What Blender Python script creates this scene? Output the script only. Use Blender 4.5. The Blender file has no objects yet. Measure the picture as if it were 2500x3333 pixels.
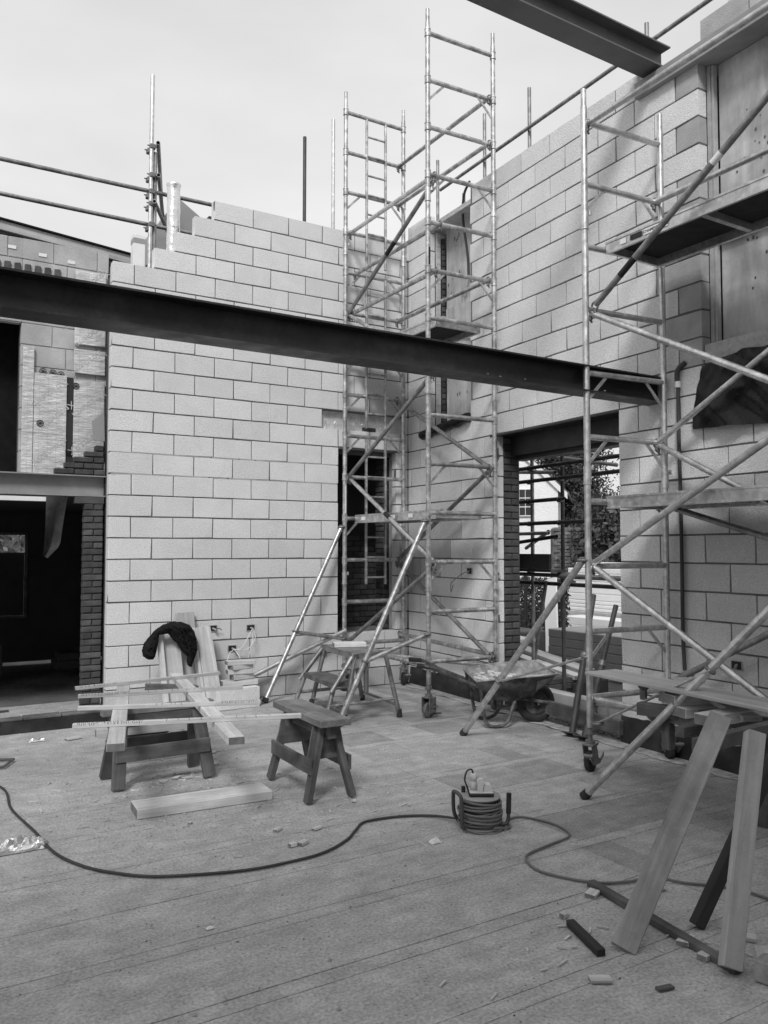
import bpy, bmesh, math, random
from mathutils import Vector, Matrix, Quaternion, noise
random.seed(7)
V = Vector
scn = bpy.context.scene
COL = scn.collection

# ------------------------------------------------------------------ camera
CAMPOS = V((-2.0053, -8.7021, 1.6826))
YAW, PITCH, ROLL = 0.5521, 0.0458, 0.0008
fw = V((math.sin(YAW)*math.cos(PITCH), math.cos(YAW)*math.cos(PITCH), math.sin(PITCH)))
rt = V((math.cos(YAW), -math.sin(YAW), 0)); up = rt.cross(fw)
rt, up = math.cos(ROLL)*rt + math.sin(ROLL)*up, -math.sin(ROLL)*rt + math.cos(ROLL)*up
cam = bpy.data.cameras.new('camera'); camo = bpy.data.objects.new('camera', cam); COL.objects.link(camo)
camo.matrix_world = Matrix(((rt.x, up.x, -fw.x, CAMPOS.x), (rt.y, up.y, -fw.y, CAMPOS.y), (rt.z, up.z, -fw.z, CAMPOS.z), (0, 0, 0, 1)))
cam.sensor_fit = 'HORIZONTAL'; cam.sensor_width = 36; cam.lens = 2654.1/2500*36
cam.clip_start = 0.05; cam.clip_end = 500
scn.camera = camo

# ------------------------------------------------------------------ sky, sun, exposure (bright overcast, veiled sun from behind left)
SUNDIR = V((0.88, 1.0, -1.3)).normalized()
w = bpy.data.worlds.new('World'); scn.world = w; w.use_nodes = True
nt = w.node_tree; nt.nodes.clear()
def wn(t, **k):
    n = nt.nodes.new(t)
    for a, b in k.items(): setattr(n, a, b)
    return n
sky = wn('ShaderNodeTexSky', sky_type='NISHITA', sun_disc=False, sun_elevation=math.asin(-SUNDIR.z),
         sun_rotation=math.atan2(-SUNDIR.x, -SUNDIR.y), air_density=1.0, dust_density=4.0)
bw = wn('ShaderNodeRGBToBW'); nt.links.new(sky.outputs[0], bw.inputs[0])
tc = wn('ShaderNodeTexCoord'); mp = wn('ShaderNodeMapping'); mp.inputs['Scale'].default_value = (1.0, 1.0, 2.6)
nt.links.new(tc.outputs['Generated'], mp.inputs[0])
nz = wn('ShaderNodeTexNoise'); nz.inputs['Scale'].default_value = 1.7; nz.inputs['Detail'].default_value = 5; nz.inputs['Roughness'].default_value = .5
nt.links.new(mp.outputs[0], nz.inputs['Vector'])
mr = wn('ShaderNodeMapRange'); mr.inputs['From Min'].default_value = .3; mr.inputs['From Max'].default_value = .7
mr.inputs['To Min'].default_value = 6.7; mr.inputs['To Max'].default_value = 9.0
nt.links.new(nz.outputs[0], mr.inputs[0])
mx = wn('ShaderNodeMix', data_type='FLOAT'); mx.inputs[0].default_value = .88
nt.links.new(bw.outputs[0], mx.inputs[2]); nt.links.new(mr.outputs[0], mx.inputs[3])
bg = wn('ShaderNodeBackground'); bg.inputs[1].default_value = 0.1
nt.links.new(mx.outputs[0], bg.inputs[0])
wo = wn('ShaderNodeOutputWorld'); nt.links.new(bg.outputs[0], wo.inputs[0])
sl = bpy.data.lights.new('sun', 'SUN'); sl.energy = 2.2; sl.angle = math.radians(13.0); sl.color = (1, 1, 1)
slo = bpy.data.objects.new('sun', sl); COL.objects.link(slo); slo.rotation_euler = SUNDIR.to_track_quat('-Z', 'Y').to_euler()
slo.location = (-6, -10, 14)
vs = scn.view_settings; vs.view_transform = 'Standard'; vs.look = 'None'; vs.exposure = 0.16; vs.gamma = 1.0; vs.use_curve_mapping = False

# ------------------------------------------------------------------ materials (the photograph is black and white)
MATS = {}
def mat(name, col, rough=.8, metal=0., var=.15, scale=3., bump=.25, bscale=45., bdist=.004, speck=0., sscale=90., objvar=0., grain=None, spec=.4, stain=0., stscale=1.2, fine=.06, local=False, wire=0., bstretch=None, fscale=150., streak=None, srad=(.05, .22)):
    if name in MATS: return MATS[name]
    m = bpy.data.materials.new(name); m.use_nodes = True; t = m.node_tree; N = t.nodes; L = t.links; N.clear()
    def nn(ty, **k):
        n = N.new(ty)
        for a, b in k.items(): setattr(n, a, b)
        return n
    def math_(op, a, b):
        n = nn('ShaderNodeMath', operation=op)
        for i, x in enumerate((a, b)):
            if isinstance(x, (int, float)): n.inputs[i].default_value = x
            else: L.new(x, n.inputs[i])
        return n.outputs[0]
    def rng(x, a, b, c, d):
        n = nn('ShaderNodeMapRange'); L.new(x, n.inputs[0])
        for i, q in enumerate((a, b, c, d)): n.inputs[i+1].default_value = q
        return n.outputs[0]
    out = nn('ShaderNodeOutputMaterial'); bs = nn('ShaderNodeBsdfPrincipled'); L.new(bs.outputs[0], out.inputs[0])
    if grain or local: co = nn('ShaderNodeTexCoord').outputs['Object']
    else: co = nn('ShaderNodeNewGeometry').outputs['Position']
    def noi(sc, det=4, ro=.55, vec=None, dist=0.):
        n = nn('ShaderNodeTexNoise'); n.inputs['Scale'].default_value = sc; n.inputs['Detail'].default_value = det
        n.inputs['Roughness'].default_value = ro; n.inputs['Distortion'].default_value = dist
        L.new(vec if vec is not None else co, n.inputs['Vector']); return n.outputs[0]
    v = rng(noi(scale), .3, .7, 1-var, 1+var)
    if fine: v = math_('MULTIPLY', v, rng(noi(fscale, 2), .3, .7, 1-fine, 1+fine))
    bv = None
    if bstretch:
        bm = nn('ShaderNodeMapping'); bm.inputs['Scale'].default_value = bstretch; L.new(co, bm.inputs[0]); bv = bm.outputs[0]
    height = noi(bscale, 3, .55, bv)
    if streak:
        sm = nn('ShaderNodeMapping'); sm.inputs['Scale'].default_value = streak[:3]; L.new(co, sm.inputs[0])
        v = math_('MULTIPLY', v, rng(noi(1., 7, .7, sm.outputs[0], .3), .32, .68, 1-streak[3], 1+streak[3]))
    if grain:
        mpp = nn('ShaderNodeMapping'); mpp.inputs['Scale'].default_value = grain
        oi = nn('ShaderNodeObjectInfo')
        L.new(co, mpp.inputs[0]); cmb = nn('ShaderNodeCombineXYZ'); L.new(math_('MULTIPLY', oi.outputs['Random'], 37.), cmb.inputs[1]); L.new(math_('MULTIPLY', oi.outputs['Random'], 11.), cmb.inputs[2])
        L.new(cmb.outputs[0], mpp.inputs['Location'])
        g = noi(1., 5, .6, mpp.outputs[0], .6)
        v = math_('MULTIPLY', v, rng(g, .28, .72, .72, 1.2)); height = g
    if speck:
        vo = nn('ShaderNodeTexVoronoi'); vo.inputs['Scale'].default_value = sscale; L.new(co, vo.inputs['Vector'])
        sp = rng(vo.outputs['Distance'], srad[0], srad[1], 1-speck, 1.)
        msk = rng(noi(sscale*.35, 2), .45, .6, 0., 1.)
        sp2 = math_('ADD', math_('MULTIPLY', math_('SUBTRACT', sp, 1.), msk), 1.)
        v = math_('MULTIPLY', v, sp2)
    if stain: v = math_('MULTIPLY', v, rng(noi(stscale, 6, .65, None, .4), .42, .62, 1-stain, 1.))
    if objvar:
        oi2 = nn('ShaderNodeObjectInfo'); v = math_('MULTIPLY', v, rng(oi2.outputs['Random'], 0, 1, 1-objvar, 1+objvar))
    at = nn('ShaderNodeAttribute', attribute_type='OBJECT', attribute_name='tone')
    v = math_('MULTIPLY', v, math_('SUBTRACT', 1., at.outputs['Fac']))
    c = math_('MULTIPLY', v, col); c = math_('MINIMUM', c, .92)
    L.new(c, bs.inputs['Base Color'])
    bs.inputs['Metallic'].default_value = metal; bs.inputs['Specular IOR Level'].default_value = spec
    L.new(rng(noi(scale*4), .3, .7, max(.03, rough-.1), min(1, rough+.1)), bs.inputs['Roughness'])
    if bump:
        b = nn('ShaderNodeBump'); b.inputs['Strength'].default_value = bump; b.inputs['Distance'].default_value = bdist
        L.new(height, b.inputs['Height']); L.new(b.outputs[0], bs.inputs['Normal'])
    MATS[name] = m; return m
m_block = mat('pale_concrete_block', .73, .92, var=.03, scale=3.5, bump=1., bscale=95, bdist=.007, speck=.5, sscale=62, objvar=.05, stain=.06, stscale=2.6, fine=.15, fscale=95)
m_blockold = mat('coarse_concrete_block', .48, .95, var=.12, scale=5, bump=.8, bscale=110, bdist=.006, speck=.5, sscale=80, objvar=.1, stain=.2)
m_mortar = mat('raked_joint', .14, .95, var=.2, scale=6)
m_mortarlt = mat('pale_mortar', .4, .95, var=.2, scale=8, bump=.6)
m_brick = mat('dark_brick', .072, .9, var=.3, scale=9, bump=.7, bscale=70, bdist=.006, speck=.5, sscale=50, objvar=.3)
m_brickj = mat('brick_joint', .035, .95, var=.2)
m_steel = mat('dark_steel_paint', .03, .45, var=.3, scale=2, bump=.2, bscale=9, stain=.45, stscale=2.5, spec=.4, speck=.5, sscale=9, srad=(.03, .12), fine=.2, fscale=40)
m_steel2 = mat('grey_steel_primer', .13, .5, var=.2, scale=3, bump=.1, stain=.2)
m_steel3 = mat('pale_steel_primer', .34, .55, var=.15, scale=4, bump=.1, stain=.2)
m_alu = mat('scuffed_aluminium', .72, .42, metal=.9, var=.14, scale=7, bump=.12, bscale=30, stain=.28, stscale=16, speck=.25, sscale=60)
m_alud = mat('worn_painted_aluminium', .62, .45, metal=.75, var=.25, scale=9, bump=.15, bscale=40, stain=.45, stscale=13, speck=.3, sscale=50)
m_tube = mat('dull_galvanised_tube', .36, .5, metal=.7, var=.25, scale=8, bump=.15, stain=.35, stscale=11)
m_tubed = mat('dark_tube', .09, .6, metal=.5, var=.3, scale=8, bump=.15)
m_iron = mat('cast_iron', .2, .5, metal=.6, var=.3, scale=20, bump=.3)
m_rubber = mat('rubber', .03, .8, var=.3, scale=15)
m_cable = mat('cable_sheath', .045, .6, var=.2)
m_cable2 = mat('grey_cable_sheath', .16, .5, var=.15)
m_wood = mat('fresh_pine', .60, .75, var=.1, scale=2, grain=(1.5, 34, 34), bump=.15, fine=.05, objvar=.1, speck=.7, sscale=5, srad=(.02, .085), stain=.1, stscale=7)
m_woodd = mat('planed_sheet', .42, .7, var=.08, scale=2, grain=(1.2, 22, 22), bump=.08, fine=.06, speck=.6, sscale=4, srad=(.02, .08), stain=.1, stscale=6)
m_end = mat('shaded_end_grain', .2, .9, var=.25, scale=30, bump=.3, local=True)  # end grain, darkened further to carry the shade on timber ends
m_woodm = mat('grey_bench_timber', .22, .85, var=.2, scale=5, grain=(2, 26, 26), bump=.35, stain=.3, stscale=7, speck=.6, sscale=5, srad=(.03, .1))
m_woodo = mat('weathered_timber', .13, .85, var=.25, scale=5, grain=(2, 26, 26), bump=.35, stain=.3, stscale=5, objvar=.15)
m_woodk = mat('charred_timber', .035, .85, var=.3, grain=(2, 22, 22), bump=.3)
m_woodg = mat('grey_planed_board', .34, .8, var=.12, grain=(1.2, 20, 20), bump=.1, stain=.25, stscale=4, speck=.4, sscale=5, srad=(.02, .08))
m_ply = mat('plywood', .54, .75, var=.12, scale=2, grain=(7, 7, 1.0), bump=.1, stain=.3, stscale=2.2)
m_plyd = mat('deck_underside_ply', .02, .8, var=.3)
m_foil = mat('foil_facing', .80, .36, metal=.4, var=.06, scale=6, bump=.7, bscale=6, bdist=.022, fine=0, bstretch=(1, 1, 4), stain=.2, stscale=5)
m_foil2 = mat('crumpled_foil', .82, .3, metal=.9, var=.05, scale=6, bump=.5, bscale=10, bdist=.03, fine=0)
m_print = mat('foil_print', .5, .6)
m_sock = mat('dusty_yellow_plastic', .58, .55, var=.12)
m_white = mat('white_plastic', .75, .5, var=.05, bump=.05)
m_black = mat('black_plastic', .018, .6, var=.2)
m_tarp = mat('black_membrane', .009, .34, var=.3, scale=4, bump=.35, bscale=6, bdist=.03, spec=.3)
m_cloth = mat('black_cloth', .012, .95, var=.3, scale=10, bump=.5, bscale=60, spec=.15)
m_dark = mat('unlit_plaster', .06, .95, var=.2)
m_bitumen = mat('bitumen_upstand', .036, .8, var=.5, scale=6, bump=.6, bscale=20, bdist=.01, stain=.5, stscale=4)
m_plast = mat('grey_plastic', .3, .5, var=.05)
m_insul = mat('insulation_stack', .42, .8, var=.1, scale=2)
m_render = mat('white_render', .78, .9, var=.04, bump=.8, bscale=14, bdist=.02)
m_glass = mat('window_glass', .05, .08, var=.05, bump=0, spec=.6)
m_leaf = mat('dark_foliage', .05, .7, var=.5, scale=1.3, bump=0, fine=0, objvar=.1)
m_leaf2 = mat('ivy_leaf', .075, .55, var=.5, scale=5, bump=0, fine=0)
m_leaf3 = mat('sunny_ivy_leaf', .16, .6, var=.4, scale=5, bump=0, fine=0)  # paler copy of the ivy leaf, sunlight put into its colour
m_bark = mat('bark', .07, .9, var=.3, bump=.6)
m_tile = mat('stone_garden_wall', .16, .9, var=.4, scale=6, bump=.9, bscale=8, bdist=.03, stain=.4, stscale=3)
m_ground = mat('trodden_ground', .16, .95, var=.4, scale=2, bump=.8, bscale=14, bdist=.03)
m_dust = mat('mixing_residue', .38, .9, var=.4, scale=14, bump=.8, bscale=30, bdist=.01)
m_barrow = mat('cement_splashed_steel', .16, .7, metal=.3, var=.5, scale=10, bump=.3, stain=.6, stscale=9)
m_barrowin = mat('cement_lined_tray', .44, .8, var=.25, scale=7, bump=.4, stain=.5, stscale=9)

# floor: dusty grouted beam-and-block deck
def floor_mat():
    m = mat('dusty_floor', .435, .93, var=.07, scale=6, bump=1., bscale=50, bdist=.009, speck=.55, sscale=34, stain=.17, stscale=5.5, objvar=.025, fine=.24, fscale=70, streak=(3, 11, 1, .15))
    return m
m_floor = floor_mat()

# ------------------------------------------------------------------ mesh helpers
class MB:
    def __init__(s): s.v = []; s.f = []; s.sm = []
    def add(s, vs, fs, sm=False):
        o = len(s.v); s.v += [V(q) for q in vs]; s.f += [tuple(i+o for i in f) for f in fs]; s.sm += [sm]*len(fs); return s
    def box(s, a, b, c=0., M=None):
        a = V(a); b = V(b); lo = V([min(a[i], b[i]) for i in range(3)]); hi = V([max(a[i], b[i]) for i in range(3)])
        c = min(c, .3*min(hi-lo))
        if c <= 0:
            vs = [V((x, y, z)) for x in (lo.x, hi.x) for y in (lo.y, hi.y) for z in (lo.z, hi.z)]
            fs = [(0, 1, 3, 2), (4, 6, 7, 5), (0, 4, 5, 1), (2, 3, 7, 6), (0, 2, 6, 4), (1, 5, 7, 3)]
        else:
            vs = []; idx = {}
            for sx in (0, 1):
                for sy in (0, 1):
                    for sz in (0, 1):
                        p = V((hi.x if sx else lo.x, hi.y if sy else lo.y, hi.z if sz else lo.z))
                        d = (-1 if sx else 1, -1 if sy else 1, -1 if sz else 1)
                        for ax in range(3):
                            q = p.copy()
                            for k in range(3):
                                if k != ax: q[k] += d[k]*c
                            idx[(sx, sy, sz, ax)] = len(vs); vs.append(q)
            fs = []
            def I(*k): return idx[k]
            for ax in range(3):
                for sgn in (0, 1):
                    o = [(0, 0), (1, 0), (1, 1), (0, 1)]; f = []
                    for u, w_ in o:
                        k = [0, 0, 0]; k[ax] = sgn; k[(ax+1) % 3] = u; k[(ax+2) % 3] = w_; f.append(I(*k, ax))
                    fs.append(tuple(f if sgn else f[::-1]))
                b1, b2 = (ax+1) % 3, (ax+2) % 3
                for u in (0, 1):
                    for w_ in (0, 1):
                        k0 = [0, 0, 0]; k0[b1] = u; k0[b2] = w_; k1 = k0[:]; k1[ax] = 1
                        f = [I(*k0, b1), I(*k1, b1), I(*k1, b2), I(*k0, b2)]
                        fs.append(tuple(f if (u ^ w_) else f[::-1]))
            for sx in (0, 1):
                for sy in (0, 1):
                    for sz in (0, 1):
                        f = [I(sx, sy, sz, 0), I(sx, sy, sz, 1), I(sx, sy, sz, 2)]
                        fs.append(tuple(f if (sx+sy+sz) % 2 else f[::-1]))
        if M is not None: vs = [M @ q for q in vs]
        return s.add(vs, fs)
    def ring(s, c, ax, r, n, u=None):
        ax = ax.normalized()
        if u is None: u = V((0, 0, 1)) if abs(ax.z) < .9 else V((1, 0, 0))
        x = (u - ax*u.dot(ax)).normalized(); y = ax.cross(x)
        return [c + (x*math.cos(2*math.pi*i/n) + y*math.sin(2*math.pi*i/n))*r for i in range(n)]
    def tube(s, p0, p1, r, n=12, r1=None, cap=True):
        p0 = V(p0); p1 = V(p1); a = p1-p0
        R0 = s.ring(p0, a, r, n); R1 = s.ring(p1, a, r if r1 is None else r1, n)
        fs = [(i, (i+1) % n, n+(i+1) % n, n+i) for i in range(n)]
        s.add(R0+R1, fs, True)
        if cap: s.add(R0, [tuple(range(n))[::-1]]); s.add(R1, [tuple(range(n))])
        return s
    def hollow(s, p0, p1, r, n=12, wall=.004):
        p0 = V(p0); p1 = V(p1); a = p1-p0
        R0 = s.ring(p0, a, r, n); R1 = s.ring(p1, a, r, n); Q0 = s.ring(p0, a, r-wall, n); Q1 = s.ring(p1, a, r-wall, n)
        s.add(R0+R1, [(i, (i+1) % n, n+(i+1) % n, n+i) for i in range(n)], True)
        s.add(Q0+Q1, [(i, n+i, n+(i+1) % n, (i+1) % n) for i in range(n)], True)
        for A, B, fl in ((R0, Q0, 1), (R1, Q1, 0)):
            s.add(A+B, [((i, n+i, n+(i+1) % n, (i+1) % n) if fl else (i, (i+1) % n, n+(i+1) % n, n+i)) for i in range(n)])
        return s
    def path(s, pts, r, n=8, cap=True, closed=False):
        pts = [V(p) for p in pts]; m = len(pts); rr = r if isinstance(r, (list, tuple)) else [r]*m; vs = []; u = V((0, 0, 1))
        for i, p in enumerate(pts):
            if closed: t = pts[(i+1) % m]-pts[i-1]
            else: t = pts[min(i+1, m-1)]-pts[max(i-1, 0)]
            t.normalize()
            if i == 0: u = V((0, 0, 1)) if abs(t.z) < .9 else V((1, 0, 0))
            u = (u - t*u.dot(t)); 
            if u.length < 1e-5: u = V((1, 0, 0)) - t*t.x
            u.normalize(); vs += s.ring(p, t, rr[i], n, u)
        fs = []
        for j in range(m if closed else m-1):
            k = (j+1) % m
            fs += [(j*n+i, j*n+(i+1) % n, k*n+(i+1) % n, k*n+i) for i in range(n)]
        s.add(vs, fs, True)
        if cap and not closed: s.add(vs[:n], [tuple(range(n))[::-1]]); s.add(vs[-n:], [tuple(range(n))])
        return s
    def lathe(s, prof, c, ax=(0, 0, 1), n=24, sm=True):
        c = V(c); ax = V(ax).normalized(); vs = []
        for r, h in prof: vs += s.ring(c+ax*h, ax, max(r, 1e-5), n)
        fs = []
        for j in range(len(prof)-1): fs += [(j*n+i, j*n+(i+1) % n, (j+1)*n+(i+1) % n, (j+1)*n+i) for i in range(n)]
        return s.add(vs, fs, sm)
    def prism(s, poly, ext, M=None):
        ext = V(ext); a = [V(p) for p in poly]; b = [p+ext for p in a]; n = len(a)
        vs = a+b; fs = [tuple(range(n))[::-1], tuple(range(n, 2*n))]+[(i, (i+1) % n, n+(i+1) % n, n+i) for i in range(n)]
        if M is not None: vs = [M @ q for q in vs]
        return s.add(vs, fs)
    def torus(s, c, ax, R, r, n=28, k=8):
        c = V(c); ax = V(ax).normalized(); pts = s.ring(c, ax, R, n); return s.path(pts, r, k, closed=True)
    def mesh(s, name):
        me = bpy.data.meshes.new(name); me.from_pydata([tuple(q) for q in s.v], [], s.f)
        me.polygons.foreach_set('use_smooth', s.sm); me.update(); return me
WM = {}
def wmat(o): return WM.get(o.name, Matrix.Identity(4)) if o else Matrix.Identity(4)
def link(name, data, parent=None, M=None):
    o = bpy.data.objects.new(name, data); COL.objects.link(o); M = M or Matrix.Identity(4); WM[o.name] = M.copy()
    if parent: o.parent = parent; o.matrix_local = wmat(parent).inverted() @ M
    else: o.matrix_world = M
    return o
def build(mb, name, m, parent=None, org=None):
    """mb holds world coordinates; the object's origin goes to its parent's origin (or org)"""
    O = V(org) if org is not None else (wmat(parent).translation if parent else sum(mb.v, V())/max(1, len(mb.v)))
    mb2 = mb; mb2.v = [q-O for q in mb.v]
    me = mb2.mesh(name); me.materials.append(m)
    return link(name, me, parent, Matrix.Translation(O))
def tag(o, label, cat, group=None):
    o['label'] = label; o['category'] = cat
    if group: o['group'] = group
    return o
def thing(name, label, cat, loc=(0, 0, 0), rotz=0., group=None):
    o = link(name, None, None, Matrix.Translation(V(loc)) @ Matrix.Rotation(rotz, 4, 'Z')); o.empty_display_size = .1
    return tag(o, label, cat, group)
def struct(o): o['kind'] = 'structure'; return o
PL = {}
def plank(name, p0, p1, w_, t, m, parent=None, upv=(0, 0, 1), ch=.003):
    """a sawn timber: local x runs from p0 to p1 (centre line), w across, t along up"""
    p0 = V(p0); p1 = V(p1); x = (p1-p0); L = x.length; x.normalize(); u = V(upv); z = (u - x*u.dot(x)).normalized(); y = z.cross(x)
    key = (round(L, 3), round(w_, 3), round(t, 3), m.name)
    if key not in PL:
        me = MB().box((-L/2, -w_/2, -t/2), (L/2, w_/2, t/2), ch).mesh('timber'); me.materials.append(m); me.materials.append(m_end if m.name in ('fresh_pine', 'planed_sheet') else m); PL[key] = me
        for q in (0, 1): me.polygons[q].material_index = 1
    c = (p0+p1)/2
    M = Matrix(((x.x, y.x, z.x, c.x), (x.y, y.y, z.y, c.y), (x.z, y.z, z.z, c.z), (0, 0, 0, 1)))
    return link(name, PL[key], parent, M)
def smooth(pts, k=8):
    pts = [V(p) for p in pts]; P = [2*pts[0]-pts[1]]+pts+[2*pts[-1]-pts[-2]]; out = []
    for i in range(1, len(P)-2):
        for j in range(k):
            t = j/k; a, b, c, d = P[i-1:i+3]
            out.append(.5*((2*b)+(c-a)*t+(2*a-5*b+4*c-d)*t*t+(3*b-a-3*c+d)*t**3))
    out.append(pts[-1]); return out
def text(body, size, m, M, parent, name='lettering', ext=.0006, bold=0.):
    cu = bpy.data.curves.new('t', 'FONT'); cu.body = body; cu.size = size; cu.extrude = ext; cu.offset = bold; cu.align_x = 'CENTER'; cu.align_y = 'CENTER'
    cu.resolution_u = 2
    to = bpy.data.objects.new('t', cu); COL.objects.link(to)
    me = bpy.data.meshes.new_from_object(to.evaluated_get(bpy.context.evaluated_depsgraph_get()))
    bpy.data.objects.remove(to); bpy.data.curves.remove(cu); me.materials.clear(); me.materials.append(m)
    return link(name, me, parent, M)

# frame of the right-hand wall: local x = distance from the corner, local y = outwards
XB, TH = 3.7181, -0.046
MBW = Matrix(((math.sin(TH), math.cos(TH), 0, XB), (-math.cos(TH), math.sin(TH), 0, 0), (0, 0, 1, 0), (0, 0, 0, 1)))
def wb(d, off, z): return MBW @ V((d, off, z))

# ------------------------------------------------------------------ ground and floor
g = build(MB().box((-60, -40, -.6), (90, 90, -.12)), 'ground', m_ground, org=(0, 0, -.3)); struct(g)
fl = build(MB().box((-4.6, -10.6, -.1), (3.60, 0.9, -.0042)), 'floor', m_floor, org=(0, 0, 0)); struct(fl)
rnd = random.Random(3)
y = -10.5; i = 0
FROT = -.03
while y < -.02:
    wdt = .437 if i % 2 == 0 else .088
    y1 = min(y+wdt, -.004)
    cuts = [-4.55]
    if i % 2 == 0 and -6.4 < y < -.9:
        cuts.append(1.35+rnd.uniform(0, .2))
        while cuts[-1] < 3.3: cuts.append(cuts[-1]+rnd.choice((.222, .222, .444, .666)))
        cuts[-1] = 3.59
    else: cuts.append(3.59)
    for a, b in zip(cuts[:-1], cuts[1:]):
        h = rnd.uniform(-.0015, .0006)
        s = MB(); nseg = max(2, int((b-a)/.25)); top0 = []; top1 = []
        for q in range(nseg+1):
            x = a+.002+(b-a-.004)*q/nseg
            top0.append(V((x, y+rnd.uniform(0, .003), h))); top1.append(V((x, y1-rnd.uniform(0, .003), h)))
        n = nseg+1
        vs = top0+top1+[p-V((0, 0, .014)) for p in top0]+[p-V((0, 0, .014)) for p in top1]
        fs = []
        for q in range(nseg):
            fs += [(q, q+1, n+q+1, n+q), (q, 2*n+q, 2*n+q+1, q+1), (n+q, n+q+1, 3*n+q+1, 3*n+q)]
        fs += [(0, n, 3*n, 2*n), (nseg, 2*n+nseg, 3*n+nseg, n+nseg)]
        s.add(vs, fs)
        o = build(s, 'floor_strip' if b-a > 1 else 'floor_block', m_floor, fl, None)
        if b-a < 1: o['tone'] = rnd.choice((0., 0., .03, .06, .1, .16, .26, .36))
    y = y1+.0022; i += 1

# ------------------------------------------------------------------ block walls
BLK = {}; BRND = random.Random(99)
def block_mesh(L, m, th=.1, h=.2125):
    key = (round(L, 3), m.name, th, round(h, 3), BRND.randint(0, 5))
    if key not in BLK:
        me = MB().box((-L/2, 0, -h/2), (L/2, th, h/2), .0026); big = [BRND.randint(0, 7) for _ in range(BRND.choice((0, 1, 1, 2)))]
        for n_, q in enumerate(me.v):
            q += V((BRND.uniform(-.0016, .0016), 0, BRND.uniform(-.0016, .0016)))
            if n_//3 in big and q.y < .02: q += V((-math.copysign(BRND.uniform(.002, .008), q.x), BRND.uniform(0, .003), -math.copysign(BRND.uniform(.002, .007), q.z)))
        me = me.mesh('block'); me.materials.append(m); BLK[key] = me
    return BLK[key]
def block_wall(root, base, x0, x1, j0, j1, joint, openings, top=None, mtl=m_block, tone=None, mort=m_mortar, th=.1, name='block', yoff=0.):
    r = random.Random(11); core = MB()
    for j in range(j0, j1):
        z0 = .225*j; z1 = z0+.225; zc = z0+.1125
        iv = [(x0, x1)]
        ops = list(openings)
        if top: ops += top(j)
        for (a, b, za, zb) in ops:
            if za-.02 < zc < zb+.02:
                n2 = []
                for (p, q) in iv:
                    if b <= p or a >= q: n2.append((p, q)); continue
                    if a > p: n2.append((p, a))
                    if b < q: n2.append((b, q))
                iv = n2
        off = joint(j)
        for (p, q) in iv:
            if q-p < .04: continue
            core.box((p+.004, yoff+.009, z0-.0055), (q-.004, yoff+th-.006, z1-.0075))
            k = math.floor((p-off)/.45)+1; cuts = [p-.005]
            while off+.45*k < q-.03:
                if off+.45*k > p+.03: cuts.append(off+.45*k)
                k += 1
            cuts.append(q+.005)
            for a, b in zip(cuts[:-1], cuts[1:]):
                L = b-a-.0105
                if L < .03: continue
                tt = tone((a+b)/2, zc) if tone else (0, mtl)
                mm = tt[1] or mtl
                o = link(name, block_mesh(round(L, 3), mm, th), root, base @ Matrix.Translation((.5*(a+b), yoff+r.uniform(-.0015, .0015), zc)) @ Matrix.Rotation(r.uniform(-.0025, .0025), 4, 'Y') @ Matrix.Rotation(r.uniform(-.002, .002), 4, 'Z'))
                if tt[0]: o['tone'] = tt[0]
    core.v = [base @ q for q in core.v]
    build(core, 'mortar', mort, root)
I4 = Matrix.Identity(4)
# back wall, stepped at its left end
wa = thing('block_wall', 'pale concrete block wall stepped down at its left end, with the tall narrow doorway', 'wall', (1.86, 0, 0))
def topA(j):
    s = {21: .435, 22: .655, 23: .88, 24: 1.105}
    return [(-1, s[j], 0, 99)] if j in s else []
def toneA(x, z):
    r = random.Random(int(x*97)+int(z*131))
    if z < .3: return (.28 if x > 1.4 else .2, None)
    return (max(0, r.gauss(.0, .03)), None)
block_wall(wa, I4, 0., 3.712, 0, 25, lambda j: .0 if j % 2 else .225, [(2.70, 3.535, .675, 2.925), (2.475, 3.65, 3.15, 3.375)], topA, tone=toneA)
ol = MB()       # outer brick leaf behind the cavity
for (a, b, za, zb) in [(.012, 2.66, -.02, 4.60), (3.60, 4.1, -.02, 5.5), (2.66, 3.6, -.02, .66), (2.66, 3.6, 2.95, 5.5), (.5, 2.66, 4.6, 4.9), (1.1, 2.66, 4.9, 5.5)]:
    ol.box((a, .17, za), (b, .27, zb))
build(ol, 'outer_leaf', m_brick, wa)
cl = MB().box((.008, .105, 0), (.03, .165, 4.7)); cl.box((2.66, .104, .66), (2.70, .168, 2.94)); cl.box((3.535, .104, .66), (3.56, .168, 2.94))
build(cl, 'cavity_closer', m_mortarlt, wa)
build(MB().box((2.62, .0, 2.905), (3.62, .105, 2.921)).box((2.62, .13, 2.86), (3.62, .16, 2.95)), 'steel_lintel', m_steel2, wa)
build(MB().box((2.69, .011, .655), (3.54, .12, .672), .003), 'sill', m_mortarlt, wa)
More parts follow.
